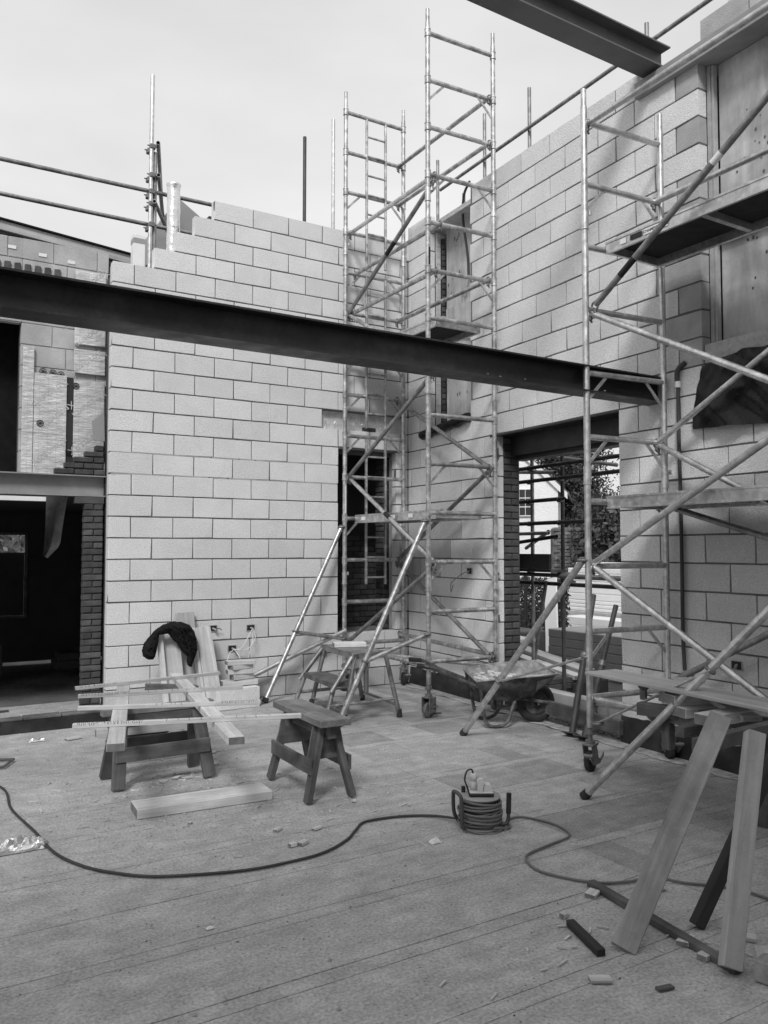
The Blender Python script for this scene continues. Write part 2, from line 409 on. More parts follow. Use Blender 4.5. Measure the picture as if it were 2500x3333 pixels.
# outer-leaf jamb bricks seen through the doorway
brk = {}
def brick_mesh(L, W=.1025, H=.062, m=m_brick):
    key = (round(L, 3), round(W, 3), round(H, 3), m.name)
    if key not in brk:
        me = MB().box((-L/2, -W/2, -H/2), (L/2, W/2, H/2), .006)
        for q in me.v: q += V((random.uniform(-.003, .003), random.uniform(-.003, .003), random.uniform(-.003, .003)))
        me = me.mesh('brick'); me.materials.append(m); brk[key] = me
    return brk[key]
def bricks(root, base, x0, x1, yc, z0, z1, W=.1025, course=.0725, lead=.22, bond=True, skip=None, jm=m_brickj, jr=.012):
    r = random.Random(5); n = int((z1-z0)/course+.5); core = MB()
    for c in range(n):
        z = z0+course*(c+.5); x = x0-(lead/2 if (c % 2 and bond) else 0)
        while x < x1-.02:
            a = max(x, x0); b = min(x+lead, x1)
            if b-a > .03 and not (skip and skip((a+b)/2, c)):
                link('brick', brick_mesh(round(b-a-.011, 2), W, course-.011), root, base @ Matrix.Translation(((a+b)/2, yc+r.uniform(-.004, .004), z+r.uniform(-.0015, .0015))) @ Matrix.Rotation(r.uniform(-.012, .012), 4, 'Z') @ Matrix.Rotation(r.uniform(-.01, .01), 4, 'Y'))
            x += lead
    core.box((x0+.006, yc-W/2+jr, z0), (x1-.006, yc+W/2-jr, z0+n*course-.008))
    core.v = [base @ q for q in core.v]
    if not skip: build(core, 'mortar', jm, root)
bricks(wa, Matrix(((0, 1, 0, 3.50), (1, 0, 0, 0), (0, 0, 1, 0), (0, 0, 0, 1))), .17, .38, 0, .675, 2.86, W=.09, lead=.21)
sm_ = MB()
for z in (2.475, 2.70):
    x = .01
    while x < 2.66:
        L = random.uniform(.15, .5); x1_ = min(x+L, 2.69); sm_.box((x, .0012, z-random.uniform(.005, .008)), (x1_, .011, z+random.uniform(.004, .007)), .002); x = x1_+random.choice((0, 0, .02, .08))
smo = build(sm_, 'mortar_smears', m_mortarlt, wa); smo['kind'] = 'stuff'
# foil-faced insulation seen in the open course over the doorway
ins = build(MB().box((2.48, .075, 3.155), (3.65, .098, 3.37)), 'insulation', m_foil, wa)
for x, z in ((2.68, 3.23), (2.95, 3.29), (3.3, 3.25)):
    text('Xtratherm', .075, m_print, Matrix.Translation((x, .0738, z)) @ Matrix.Rotation(math.radians(90), 4, 'X') @ Matrix.Rotation(math.radians(-38), 4, 'Z'), ins, 'print', .0004)
gl = MB()
for k in range(13): gl.box((2.52+k*.09, .0735, 3.156), (2.522+k*.09, .0748, 3.368))
for z in (3.21, 3.29): gl.box((2.482, .0733, z), (3.648, .0745, z+.002))
build(gl, 'print_grid', m_print, ins)
for k in range(8):
    x = 2.56+k*.13; s = MB().path(smooth([(x+random.uniform(-.01, .01), .071, 3.16+.03*q) for q in range(4)], 3), .004, 5); build(s, 'drip', m_foil2, ins)
tag(build(MB().box((3.07, .025, 3.1505), (3.25, .068, 3.2), .003), 'packing_block', m_woodk), 'dark packing block lying in the open insulation course over the doorway', 'block')

# right wall with tall slit window, wide opening, boarded window
wbr = link('block_wall', None, None, MBW.copy()); wbr.empty_display_size = .1
tag(wbr, 'pale concrete block wall on the right with the wide opening and boarded windows', 'wall')
def topB(j):
    o = []
    if j >= 25: o += [(3.94, 4.575, 0, 99)]
    return o
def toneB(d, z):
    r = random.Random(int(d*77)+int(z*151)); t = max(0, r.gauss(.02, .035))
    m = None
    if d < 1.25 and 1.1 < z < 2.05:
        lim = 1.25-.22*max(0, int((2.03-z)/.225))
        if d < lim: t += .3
    if d > 3.66 and z < 2.3: t += .10+.12*min(1, max(0, (d-4.1)/.8))  # damp blocks, with the shade under the decks put into their tone
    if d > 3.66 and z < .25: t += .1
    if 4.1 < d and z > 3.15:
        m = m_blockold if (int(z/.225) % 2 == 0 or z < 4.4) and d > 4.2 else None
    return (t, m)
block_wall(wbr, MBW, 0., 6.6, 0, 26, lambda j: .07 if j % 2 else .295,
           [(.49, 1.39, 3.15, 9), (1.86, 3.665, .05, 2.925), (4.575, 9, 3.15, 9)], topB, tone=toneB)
def bwbox(a, b, c=0.): return MB().box(a, b, c, MBW)
ol = MB()
for (a, b, za, zb) in [(-.3, .49, -.02, 5.8), (.49, 1.39, -.02, 3.1), (1.39, 1.72, -.02, 5.8), (1.72, 3.68, 2.96, 5.8), (3.68, 6.6, -.02, 3.1), (3.68, 4.6, 3.1, 5.7)]:
    ol.box((a, .32, za), (b, .425, zb), 0, MBW)
build(ol, 'outer_leaf', m_brick, wbr)
build(MB().box((1.70, .112, .0), (1.758, .31, 2.90), 0, MBW), 'cavity_fill', m_mortar, wbr)
# reveal brickwork of the opening (outer leaf returned into the cavity)
bricks(wbr, MBW @ Matrix(((0, 1, 0, 1.81), (1, 0, 0, 0), (0, 0, 1, 0), (0, 0, 0, 1))), .108, .318, 0, .0, 2.90, W=.1, course=.0745, lead=.21, jm=m_brickj)
# steel lintel plate + angle over the opening
build(MB().box((1.76, -.004, 2.905), (3.664, .33, 2.919), 0, MBW).box((1.80, .20, 2.70), (3.69, .215, 2.904), 0, MBW).box((1.80, .27, 2.66), (3.69, .42, 2.9), 0, MBW), 'steel_lintel', m_steel, wbr)
# threshold: block kerb with a scabby timber board in front
for k, d in enumerate((1.92, 2.37, 2.82, 3.27)):
    link('kerb_block', block_mesh(.385 if k == 3 else .44, m_blockold, .1, .213), wbr, MBW @ Matrix.Translation((d+.22, .2, .135)))
# boarding in the slit window
sb = build(MB().box((.565, .225, 3.17), (1.385, .243, 5.66), 0, MBW), 'ply_board', m_ply, wbr)
build(MB().prism([(.58, .205, 4.33), (1.384, .205, 4.10), (1.384, .205, 4.62), (.58, .205, 4.66)], (0, .018, 0), MBW), 'ply_board', m_ply, wbr)
kn = MB(); rr = random.Random(14)
for k in range(26):
    d = rr.choice((.75, .85, 1.15, 1.25))+rr.gauss(0, .06); z = rr.choice((3.55, 4.9, 5.05, 5.45))+rr.gauss(0, .05); q = rr.uniform(.012, .028)
    kn.add([MBW @ V((d+q*.6*math.cos(t*1.05), .2235, z+q*1.3*math.sin(t*1.05))) for t in range(6)], [(0, 1, 2, 3, 4, 5)])
ko = build(kn, 'knots', m_woodo, sb); ko['kind'] = 'stuff'
build(MB().box((.42, .02, 5.66), (1.388, .30, 5.72), .004, MBW), 'head_timber', m_wood, wbr)
build(MB().box((.495, .02, 3.152), (1.385, .28, 3.168), .002, MBW), 'sill', m_mortarlt, wbr)
build(MB().box((.492, .108, 3.17), (.52, .165, 5.64), 0, MBW), 'frame_jamb', m_wood, wbr)
bricks(wbr, MBW @ Matrix(((0, 1, 0, .50), (1, 0, 0, 0), (0, 0, 1, 0), (0, 0, 0, 1))), .17, .235, 0, 3.18, 5.6, W=.08, lead=.065, bond=False)
# right window: head lintel, boards, frame, sill
build(MB().box((3.95, -.055, 5.60), (6.6, .02, 5.735), .004, MBW).box((3.95, .021, 5.605), (6.6, .3, 5.64), .004, MBW), 'timber_head', m_steel3, wbr)
build(MB().box((3.94, .01, 5.642), (4.6, .30, 5.745), .004, MBW), 'wall_plate', m_woodo, wbr)
for k in range(5):
    link('block', block_mesh(.44, m_blockold, .1, .2), wbr, MBW @ Matrix.Translation((4.82+.45*k, .01, 5.845)))
pb = build(MB().box((4.645, .165, 3.3), (6.55, .183, 5.60), 0, MBW), 'ply_board', m_ply, wbr)
kn = MB(); rr = random.Random(4)
for k in range(60):
    d = rr.choice((4.95, 5.15, 5.2))+rr.gauss(0, .1); z = rr.choice((3.75, 4.2, 4.75, 4.9))+rr.gauss(0, .14)
    if 4.75 < d < 6.5 and 3.4 < z < 5.5:
        q = rr.uniform(.008, .02); kn.add([MBW @ V((d+q*.7*math.cos(t*1.05), .1635, z+q*math.sin(t*1.05))) for t in range(6)], [(0, 1, 2, 3, 4, 5)])
ko = build(kn, 'knots', m_woodo, pb); ko['kind'] = 'stuff'
build(MB().box((4.612, .112, 3.32), (4.634, .16, 5.6), .003, MBW), 'frame_jamb', m_mortarlt, wbr)
build(MB().box((4.66, .12, 4.12), (6.55, .16, 4.2), .003, MBW), 'frame_rail', m_woodd, wbr)
build(MB().box((4.58, .02, 3.158), (6.6, .155, 3.31), .004, MBW), 'sill', m_woodd, wbr)
build(MB().box((4.577, .103, 3.32), (4.610, .165, 5.6), 0, MBW), 'cavity_closer', m_mortarlt, wbr)
# bitumen upstand along the foot of the wall
up_ = MB(); r = random.Random(8); 
def strip(d0, d1, h0, h1):
    n = int((d1-d0)/.06); vs = []
    for k in range(n+1):
        d = d0+(d1-d0)*k/n; hh = (h0+h1)/2+(h1-h0)*.8*noise.noise((d*2.2, 0, 5))+.012*noise.noise((d*14, 0, 2))
        vs += [MBW @ V((d, -.02-.02*noise.noise((d*3, 0, 0)), -.01)), MBW @ V((d, -.005, hh))]
        vs += [MBW @ V((d, .004, hh-.002)), MBW @ V((d, -.012-.004*r.random(), hh*.5))]
    fs = []
    for k in range(n):
        a = 4*k; b = a+4; fs += [(a, b, b+3, a+3), (a+3, b+3, b+1, a+1), (a+1, b+1, b+2, a+2)]
    up_.add(vs, fs, True)
strip(.06, 1.88, .17, .24); strip(3.66, 6.5, .17, .3)
build(up_, 'bitumen_upstand', m_bitumen, wbr)
# torn membrane edge lying on the floor below it
mem = MB(); vs = []; n = 110
for k in range(n+1):
    d = .1+6.2*k/n; e = .17+.06*noise.noise((d*2.3, 3, 0))+.05*noise.noise((d*7, 1, 0)); zz = .006+.012*max(0, noise.noise((d*5, 9, 0)))
    vs += [MBW @ V((d, -.02, .008)), MBW @ V((d, -e*.6, .006)), MBW @ V((d, -e, zz+.003)), MBW @ V((d, -e, zz-.002))]
fs = []
for k in range(n):
    a = 4*k; b = a+4; fs += [(a, b, b+1, a+1)[::-1], (a+1, b+1, b+2, a+2)[::-1], (a+2, b+2, b+3, a+3)[::-1]]
mem.add(vs, fs, True)
tag(build(mem, 'membrane_strip', m_dust), 'ragged dusty membrane edge on the floor along the foot of the right wall', 'membrane')
tag(plank('threshold_board', wb(2.72, -.05, .155), wb(3.70, -.045, .135), .05, .13, m_woodo), 'scabby weathered timber board fixed low across the wide opening behind the wheelbarrow', 'board')

# black pipe, sockets and sheeting on the right wall
pp = thing('black_pipe', 'thin black pipe running down the right wall beside the second tower', 'pipe', wb(4.365, -.03, .7))
build(MB().path(smooth([wb(4.355, -.03, 3.02), wb(4.36, -.035, 2.6), wb(4.365, -.03, 2.0), wb(4.37, -.035, 1.4), wb(4.365, -.03, 1.0), wb(4.378, -.03, .72)], 6), .0155, 10), 'pipe', m_cable, pp)
build(MB().path(smooth([wb(4.355, -.03, 3.0), wb(4.35, -.035, 3.1), wb(4.37, -.03, 3.16), wb(4.41, -.0, 3.2)], 5), .021, 10), 'taped_end', m_cable, pp)
build(MB().tube(wb(4.355, -.031, 3.0), wb(4.355, -.032, 3.05), .023, 12), 'tape_band', m_white, pp)
tp = MB(); NX, NZ = 60, 26; vs = []
for a in range(NX+1):
    for b in range(NZ+1):
        u = a/NX; v = b/NZ; d = 4.59+1.9*u-.106*(1-v)*max(0, 1-4*u); zt = 3.135+.03*noise.noise((u*9, 0, 2))+.05*min(1, u*5); zb = 2.645-.05*min(1, u*3)+.012*noise.noise((u*6, 0, 7)); z = zb+(zt-zb)*v
        y_ = -.014-.075*abs(noise.noise((u*9+v*2.5, v*1.2, 4)))-.02*abs(noise.noise((u*24-v*5, v*3, 1)))-.03*(1-v)*abs(math.sin(u*11+v*3))
        vs.append(MBW @ V((d, y_, z)))
fs = []
for a in range(NX):
    for b in range(NZ): q = a*(NZ+1)+b; fs.append((q, q+1, q+NZ+2, q+NZ+1))
tp.add(vs, fs, True)
tag(build(tp, 'membrane_sheet', m_tarp), 'black plastic sheet hanging on the right wall below the boarded window', 'sheet')
def socket_box(P, M, label, cat='socket box', wires=0):
    t = thing('socket_box', label, cat, P)
    R = Matrix.Translation(V(P)) @ M
    s = MB()
    for a, b in (((-.045, -.006, .03), (.045, .0, .036)), ((-.045, -.006, -.036), (.045, 0, -.03)), ((-.05, -.006, -.036), (-.044, 0, .036)), ((.044, -.006, -.036), (.05, 0, .036))): s.box(a, b, 0, R)
    build(s, 'rim', m_mortarlt, t); build(MB().box((-.044, -.0045, -.03), (.044, -.002, .03), 0, R), 'recess', m_black, t)
    build(MB().path([R @ V((.0, -.004, -.0)), R @ V((.012, -.03, -.006)), R @ V((.02, -.05, -.02))], .011, 8), 'cable_gland', m_plast, t)
    return t, R
s1, R1 = socket_box((1.132, -.004, .81), I4, 'dark chased socket recess with frayed cable, just right of the leaning boards')
s2, R2 = socket_box((1.578, -.004, .795), I4, 'chased socket recess high on the pale wall with loose looping cables')
s3, R3 = socket_box((1.36, -.004, .577), I4, 'small chased socket recess with cables, just above the stacked offcuts')
for t_, pts in ((s2, [(1.59, -.05, .78), (1.56, -.1, .62), (1.48, -.09, .56), (1.38, -.06, .56)]), (s2, [(1.58, -.05, .78), (1.5, -.12, .7), (1.43, -.1, .58), (1.37, -.07, .57)]), (s2, [(1.6, -.05, .78), (1.6, -.09, .68), (1.55, -.1, .6), (1.52, -.1, .47)]),
               (s3, [(1.36, -.05, .57), (1.27, -.14, .52), (1.22, -.2, .40), (1.2, -.25, .36)]), (s3, [(1.37, -.05, .57), (1.4, -.12, .5), (1.41, -.13, .44)]), (s1, [(1.15, -.04, .8), (1.19, -.05, .81), (1.22, -.05, .79)])):
    build(MB().path(smooth(pts, 6), .0045, 6), 'loose_cable', m_white if t_ is not s1 else m_cable, t_)
s4, R4 = socket_box(wb(1.365, -.004, 1.44), MBW.to_3x3().to_4x4(), 'open socket box with trailing cable on the right wall behind the corner tower')
build(MB().path(smooth([wb(1.36, -.05, 1.43), wb(1.3, -.11, 1.38), wb(1.2, -.14, 1.3), wb(1.16, -.12, 1.2), wb(1.2, -.12, 1.28)], 6), .0045, 6), 'loose_cable', m_cable2, s4)
s5, R5 = socket_box(wb(4.843, -.004, .815), MBW.to_3x3().to_4x4(), 'dark socket recess low on the shaded right wall')
dc = thing('hanging_cable', 'thick black cable with looped wire end hanging over the slit window board', 'cable', wb(.95, .2, 5.7))
build(MB().path(smooth([wb(1.36, .02, 5.93), wb(1.2, .05, 5.83), wb(1.08, .12, 5.6), wb(1.07, .19, 5.2), wb(1.09, .19, 4.93)], 6), .015, 10), 'sheath', m_cable, dc)
build(MB().torus(wb(1.16, .2, 4.86), MBW.to_3x3() @ V((0, 1, 0)), .05, .004, 20, 6), 'wire_loop', m_cable2, dc)
build(MB().path(smooth([wb(1.09, .2, 4.93), wb(1.03, .2, 4.78), wb(1.0, .2, 4.7), wb(.97, .2, 4.82), wb(.93, .2, 4.72)], 6), .006, 6), 'wire_tail', m_plast, dc)
rl = MB(); vs = []   # rolled black sheeting under the slit window
pts = smooth([wb(.36+.13*k, -.03-.01*(k % 2), 3.085+.012*k) for k in range(9)], 3)
rr = [.055+.012*noise.noise((k*.7, 0, 3)) for k in range(len(pts))]; rr[0] = .03
rl.path(pts, rr, 10)
for q in rl.v: q += V((0, 0, .012*noise.noise(q*14)))
tag(build(rl, 'rolled_sheet', m_tarp), 'roll of black plastic sheeting fixed under the slit window', 'sheet')

# ------------------------------------------------------------------ steel beams
def ibeam(name, label, p0, p1, b, h, tf, tw, m, org=None):
    """universal column section along x"""
    p0 = V(p0); p1 = V(p1); s = MB()
    prof = [(-b/2, 0), (b/2, 0), (b/2, tf), (tw/2, tf+.0), (tw/2, h-tf), (b/2, h-tf), (b/2, h), (-b/2, h), (-b/2, h-tf), (-tw/2, h-tf), (-tw/2, tf), (-b/2, tf)]
    n = len(prof); A = [p0+V((0, y_, z_)) for y_, z_ in prof]; B = [p1+V((0, y_, z_)) for y_, z_ in prof]
    s.add(A+B, [(i, n+i, n+(i+1) % n, (i+1) % n) for i in range(n)])
    for base, fl_ in ((A, 0), (B, 1)):
        for q in ((0, 1, 2, 11), (10, 3, 4, 9), (8, 5, 6, 7)): s.add([base[k] for k in q], [(0, 1, 2, 3) if fl_ else (3, 2, 1, 0)])
    return tag(build(s, name, m, None, org or (p0+p1)/2), label, 'beam')
sb1 = ibeam('steel_beam', 'long dark steel beam crossing the whole picture in front of the back wall', (-4.4, -4.105, 2.915), (3.60, -4.105, 2.905), .206, .206, .0125, .009, m_steel)
bl_ = MB(); r = random.Random(17)
for k in range(6):
    q = r.uniform(.004, .010); p = V((r.uniform(-2, 3.5), -4.105+r.choice((-1, -1, 1))*r.uniform(.03, .095), 2.9175+.0015*0+q*.35+.0095)); bl_.box((-q, -q*.7, -q*.5), (q, q*.7, q*.5), .002, Matrix.Translation(p) @ Matrix.Rotation(r.uniform(0, 6), 4, 'Z'))
bo_ = build(bl_, 'mortar_lumps', m_woodm, sb1); bo_['kind'] = 'stuff'
ibeam('steel_beam', 'grey steel beam overhead resting on top of the right wall', (-2.4, -4.12, 5.76), (3.62, -4.12, 5.76), .206, .206, .0125, .009, m_steel2)
ibeam('steel_beam', 'pale steel beam spanning the dark opening on the left', (-3.2, .30, 2.236), (.008, .30, 2.236), .2, .222, .012, .009, m_steel3)
tag(build(MB().box(wb(3.68, -.13, 3.13)-V((.0, .0, 0)), wb(3.98, -.0, 3.16), .002).prism([wb(3.66, -.12, 3.11), wb(4.0, -.12, 3.113), wb(3.84, -.12, 3.15)], (.12, 0, 0)), 'ply_offcut', m_woodo), 'scrap of plywood lying on the dark beam where it meets the right wall', 'offcut')

# ------------------------------------------------------------------ existing house on the left
pr_ = thing('brick_pier', 'old dark brick pier under the pale beam at the left end of the back wall', 'pier', (-.11, .26, 0))
bricks(pr_, I4, -.21, -.008, .25, 0, 2.155, W=.1, course=.0675, lead=.2)
build(MB().box((-.30, .2, 2.160), (-.004, .33, 2.232), .004), 'padstone', m_brick, pr_)
sb_ = thing('brick_steps', 'short toothed flight of dark bricks standing on the pale steel beam', 'bricks', (-.2, .25, 2.46))
for c, x0_ in enumerate((-.505, -.41, -.315, -.21, -.105)):
    x = x0_
    while x < -.03:
        b = min(x+.195, -.012); link('brick', brick_mesh(round(b-x-.008, 2), .1, .055), sb_, Matrix.Translation(((x+b)/2, .25, 2.4605+.0645*(c+.5))) @ Matrix.Rotation(random.uniform(-.02, .02), 4, 'Z')); x = b
build(MB().box((-.50, .215, 2.459), (-.012, .29, 2.51)).box((-.3, .215, 2.51), (-.012, .29, 2.64)).box((-.1, .215, 2.64), (-.012, .29, 2.77)), 'mortar', m_brickj, sb_)
oh = thing('house_wall', 'old block wall of the existing house showing above the pale beam on the left', 'wall', (-.4, .5, 2.4))
block_wall(oh, I4, -.815, .06, 11, 22, lambda j: -.06 if j % 2 else -.37, [], None, m_blockold, mort=m_mortarlt, yoff=.46)
block_wall(oh, I4, -3.4, -.815, 18, 22, lambda j: -.06 if j % 2 else -.37, [], None, m_blockold, mort=m_mortarlt, yoff=.46)
build(MB().box((-3.4, .585, 0), (-.84, .60, .02)).box((-.82, .565, 2.3), (.5, .6, 4.9)), 'render_back', m_dark, oh)
for k in range(7):
    link('soldier_brick', brick_mesh(.06, .03, .085), oh, Matrix.Translation((-1.06+.098*k, .452, 4.63)) @ Matrix.Rotation(random.uniform(-.05, .05), 4, 'Y'))
build(MB().box((-1.3, .445, 4.55), (-.42, .459, 4.578), .003), 'brick_course', m_brick, oh)
for x, z in ((-.92, 4.83), (-.62, 4.80), (-.33, 4.775)):
    build(MB().box((x-.04, .452, z-.018), (x+.04, .459, z+.018), .003), 'plastic_clip', m_white, oh)
def foil(x0_, x1_, z0_, z1_, y_, lab=None):
    o = build(MB().box((x0_, y_-.025, z0_), (x1_, y_, z1_), .003), 'foil_panel', m_foil, oh)
    gm = MB(); x = x0_+.05
    while x < x1_-.01: gm.box((x, y_-.0268, z0_+.004), (x+.002, y_-.0252, z1_-.004)); x += .085
    build(gm, 'print_grid', m_print, o); return o
f0 = foil(-.797, -.688, 2.462, 3.80, .45); f1 = foil(-.682, -.36, 2.462, 3.53, .448); f2 = foil(-.288, .03, 2.66, 3.50, .445); f3 = foil(-.29, .03, 3.575, 3.835, .445); f4 = foil(-.29, .03, 3.89, 4.692, .446)
def xt(o, x, y_, z, rot, sz=.12):
    text('Xtratherm', sz, m_print, Matrix.Translation((x, y_-.0272, z)) @ Matrix.Rotation(math.radians(90), 4, 'X') @ Matrix.Rotation(math.radians(rot), 4, 'Z'), o, 'print', .0003)
xt(f1, -.53, .448, 3.33, 222, .1); xt(f1, -.45, .448, 3.1, 222, .1); xt(f1, -.53, .448, 2.72, 42, .1); xt(f2, -.13, .445, 3.25, 222, .1); xt(f2, -.16, .445, 2.85, 42, .1); xt(f3, -.16, .445, 3.7, 222, .09); xt(f4, -.13, .446, 4.0, 222, .09); xt(f4, -.1, .446, 4.6, 222, .09)
for x, y_, z, o in ((-.62, .42, 3.0, f1), (-.27, .416, 3.43, f2), (-.33, .42, 2.72, f1), (-.6, .435, 3.555, f1), (-.5, .435, 3.55, f1), (-.42, .435, 3.54, f1)):
    s = MB().torus((x, y_, z), (0, 1, 0), .032, .004, 18, 5)
    for k in range(4):
        a = k*math.pi/4; s.tube((x-.03*math.cos(a), y_, z-.03*math.sin(a)), (x+.03*math.cos(a), y_, z+.03*math.sin(a)), .0035, 5)
    build(s, 'fixing_disc', m_black, o)
build(MB().box((-.358, .437, 2.60), (-.292, .4505, 3.52)), 'dark_gap', m_brickj, oh)
hp = tag(plank('wall_plate_timber', (-3.3, .60, 5.28), (.46, .62, 4.955), .1, .10, m_woodd), 'pine roof timber with dark felt edge running along the old house wall top', 'timber')
build(MB().prism([(-3.3, .52, 5.335), (.47, .54, 5.009), (.47, .54, 5.022), (-3.3, .52, 5.352)], (0, .25, 0)), 'felt_edge', m_tarp, hp, None)
fp = MB().prism([(-.022, .19, 3.143), (-.148, .175, 3.03), (-.13, .175, 2.835), (-.012, .19, 2.825)], (0, .02, 0))
tag(build(fp, 'slate_flap', m_plast), 'loose dark slate piece sticking out beside the end of the back wall', 'slate')
tag(build(MB().box((-3.1, .205, 2.171), (-.58, .25, 2.217), .002), 'white_trim', m_white), 'white trim strip under the pale steel beam over the dark opening', 'trim')
dp = MB(); vs = []; A0 = [(-.583, 2.232), (-.371, 2.23)]; 
for k in range(13):
    t = k/12; z = 2.23-.6*t; xl = -.583-.02*t; xr = -.371-.10*t if t < .8 else -.45-.12*(t-.8)*5
    for q in range(5):
        u = q/4; vs.append(V((xl+(xr-xl)*u, .185-.05*math.sin(u*5+t*3)*(.3+t), z-.04*u*t)))
dp.add(vs, [(5*a+b, 5*a+b+1, 5*a+b+6, 5*a+b+5) for a in range(12) for b in range(4)], True)
tag(build(dp, 'membrane_tongue', m_bitumen), 'mottled tongue of damp-proof membrane hanging under the pale beam', 'membrane')
# dark rooms of the house behind the opening
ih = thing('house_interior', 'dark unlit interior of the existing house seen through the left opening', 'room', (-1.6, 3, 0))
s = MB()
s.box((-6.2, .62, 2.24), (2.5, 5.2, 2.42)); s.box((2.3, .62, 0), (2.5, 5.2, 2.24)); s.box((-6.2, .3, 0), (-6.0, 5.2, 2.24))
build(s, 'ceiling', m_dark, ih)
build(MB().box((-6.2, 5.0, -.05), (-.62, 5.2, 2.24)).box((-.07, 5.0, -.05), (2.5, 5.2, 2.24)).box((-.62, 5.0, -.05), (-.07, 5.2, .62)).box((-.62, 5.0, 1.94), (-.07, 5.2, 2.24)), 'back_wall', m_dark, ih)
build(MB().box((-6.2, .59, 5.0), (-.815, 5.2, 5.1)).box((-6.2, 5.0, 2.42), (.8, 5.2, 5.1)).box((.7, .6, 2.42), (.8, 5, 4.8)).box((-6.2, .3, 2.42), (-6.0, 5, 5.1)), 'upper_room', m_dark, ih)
tag(build(MB().box((-6.0, .9, 2.43), (.6, .905, 4.9)), 'room_dark_sheet', m_cloth), 'added black sheet standing in for the darkness of the upper room above the pale beam', 'sheet')  # added black plane, its colour stands for the unlit upper room
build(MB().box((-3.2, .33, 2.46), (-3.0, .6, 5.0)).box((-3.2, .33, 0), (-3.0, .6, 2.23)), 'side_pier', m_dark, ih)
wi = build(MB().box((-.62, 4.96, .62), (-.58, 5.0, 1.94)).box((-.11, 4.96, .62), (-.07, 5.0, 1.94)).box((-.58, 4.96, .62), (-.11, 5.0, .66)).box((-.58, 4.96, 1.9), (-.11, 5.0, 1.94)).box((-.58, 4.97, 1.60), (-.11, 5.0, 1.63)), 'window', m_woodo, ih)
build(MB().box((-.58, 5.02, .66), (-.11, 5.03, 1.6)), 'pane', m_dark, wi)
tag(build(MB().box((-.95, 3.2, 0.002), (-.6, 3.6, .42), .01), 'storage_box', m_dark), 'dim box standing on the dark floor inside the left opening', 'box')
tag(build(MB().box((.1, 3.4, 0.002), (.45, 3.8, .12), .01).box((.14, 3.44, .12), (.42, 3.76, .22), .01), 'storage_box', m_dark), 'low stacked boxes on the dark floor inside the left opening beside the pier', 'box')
kb = thing('kerb_wall', 'low dark brick kerb across the foot of the left opening', 'kerb', (-1.6, -.49, 0))
build(MB().box((-4.5, -.55, -.01), (-.02, -.43, .115), .006), 'upstand', m_bitumen, kb)
k = -4.48; r = random.Random(2)
while k < -.2:
    L = r.uniform(.28, .44); build(MB().box((k, -.552+r.uniform(-.004, .004), .115), (min(k+L-.006, -.02), -.425, .142+r.uniform(-.006, .006)), .006), 'coping_piece', m_tile, kb); k += L
# brick-lined passage seen in the doorway of the back wall
pw = thing('passage_wall', 'dark old brick wall seen inside the narrow doorway of the back wall', 'wall', (3.4, 1.1, 0))
bricks(pw, I4, 2.75, 4.5, 1.15, 0, 1.9, course=.075, lead=.225)
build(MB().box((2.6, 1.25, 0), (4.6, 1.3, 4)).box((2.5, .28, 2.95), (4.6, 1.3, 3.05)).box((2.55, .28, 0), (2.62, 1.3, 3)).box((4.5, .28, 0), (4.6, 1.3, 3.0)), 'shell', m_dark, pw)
build(MB().box((2.72, .28, .4), (4.4, 1.1, .62)), 'footing', m_blockold, pw)

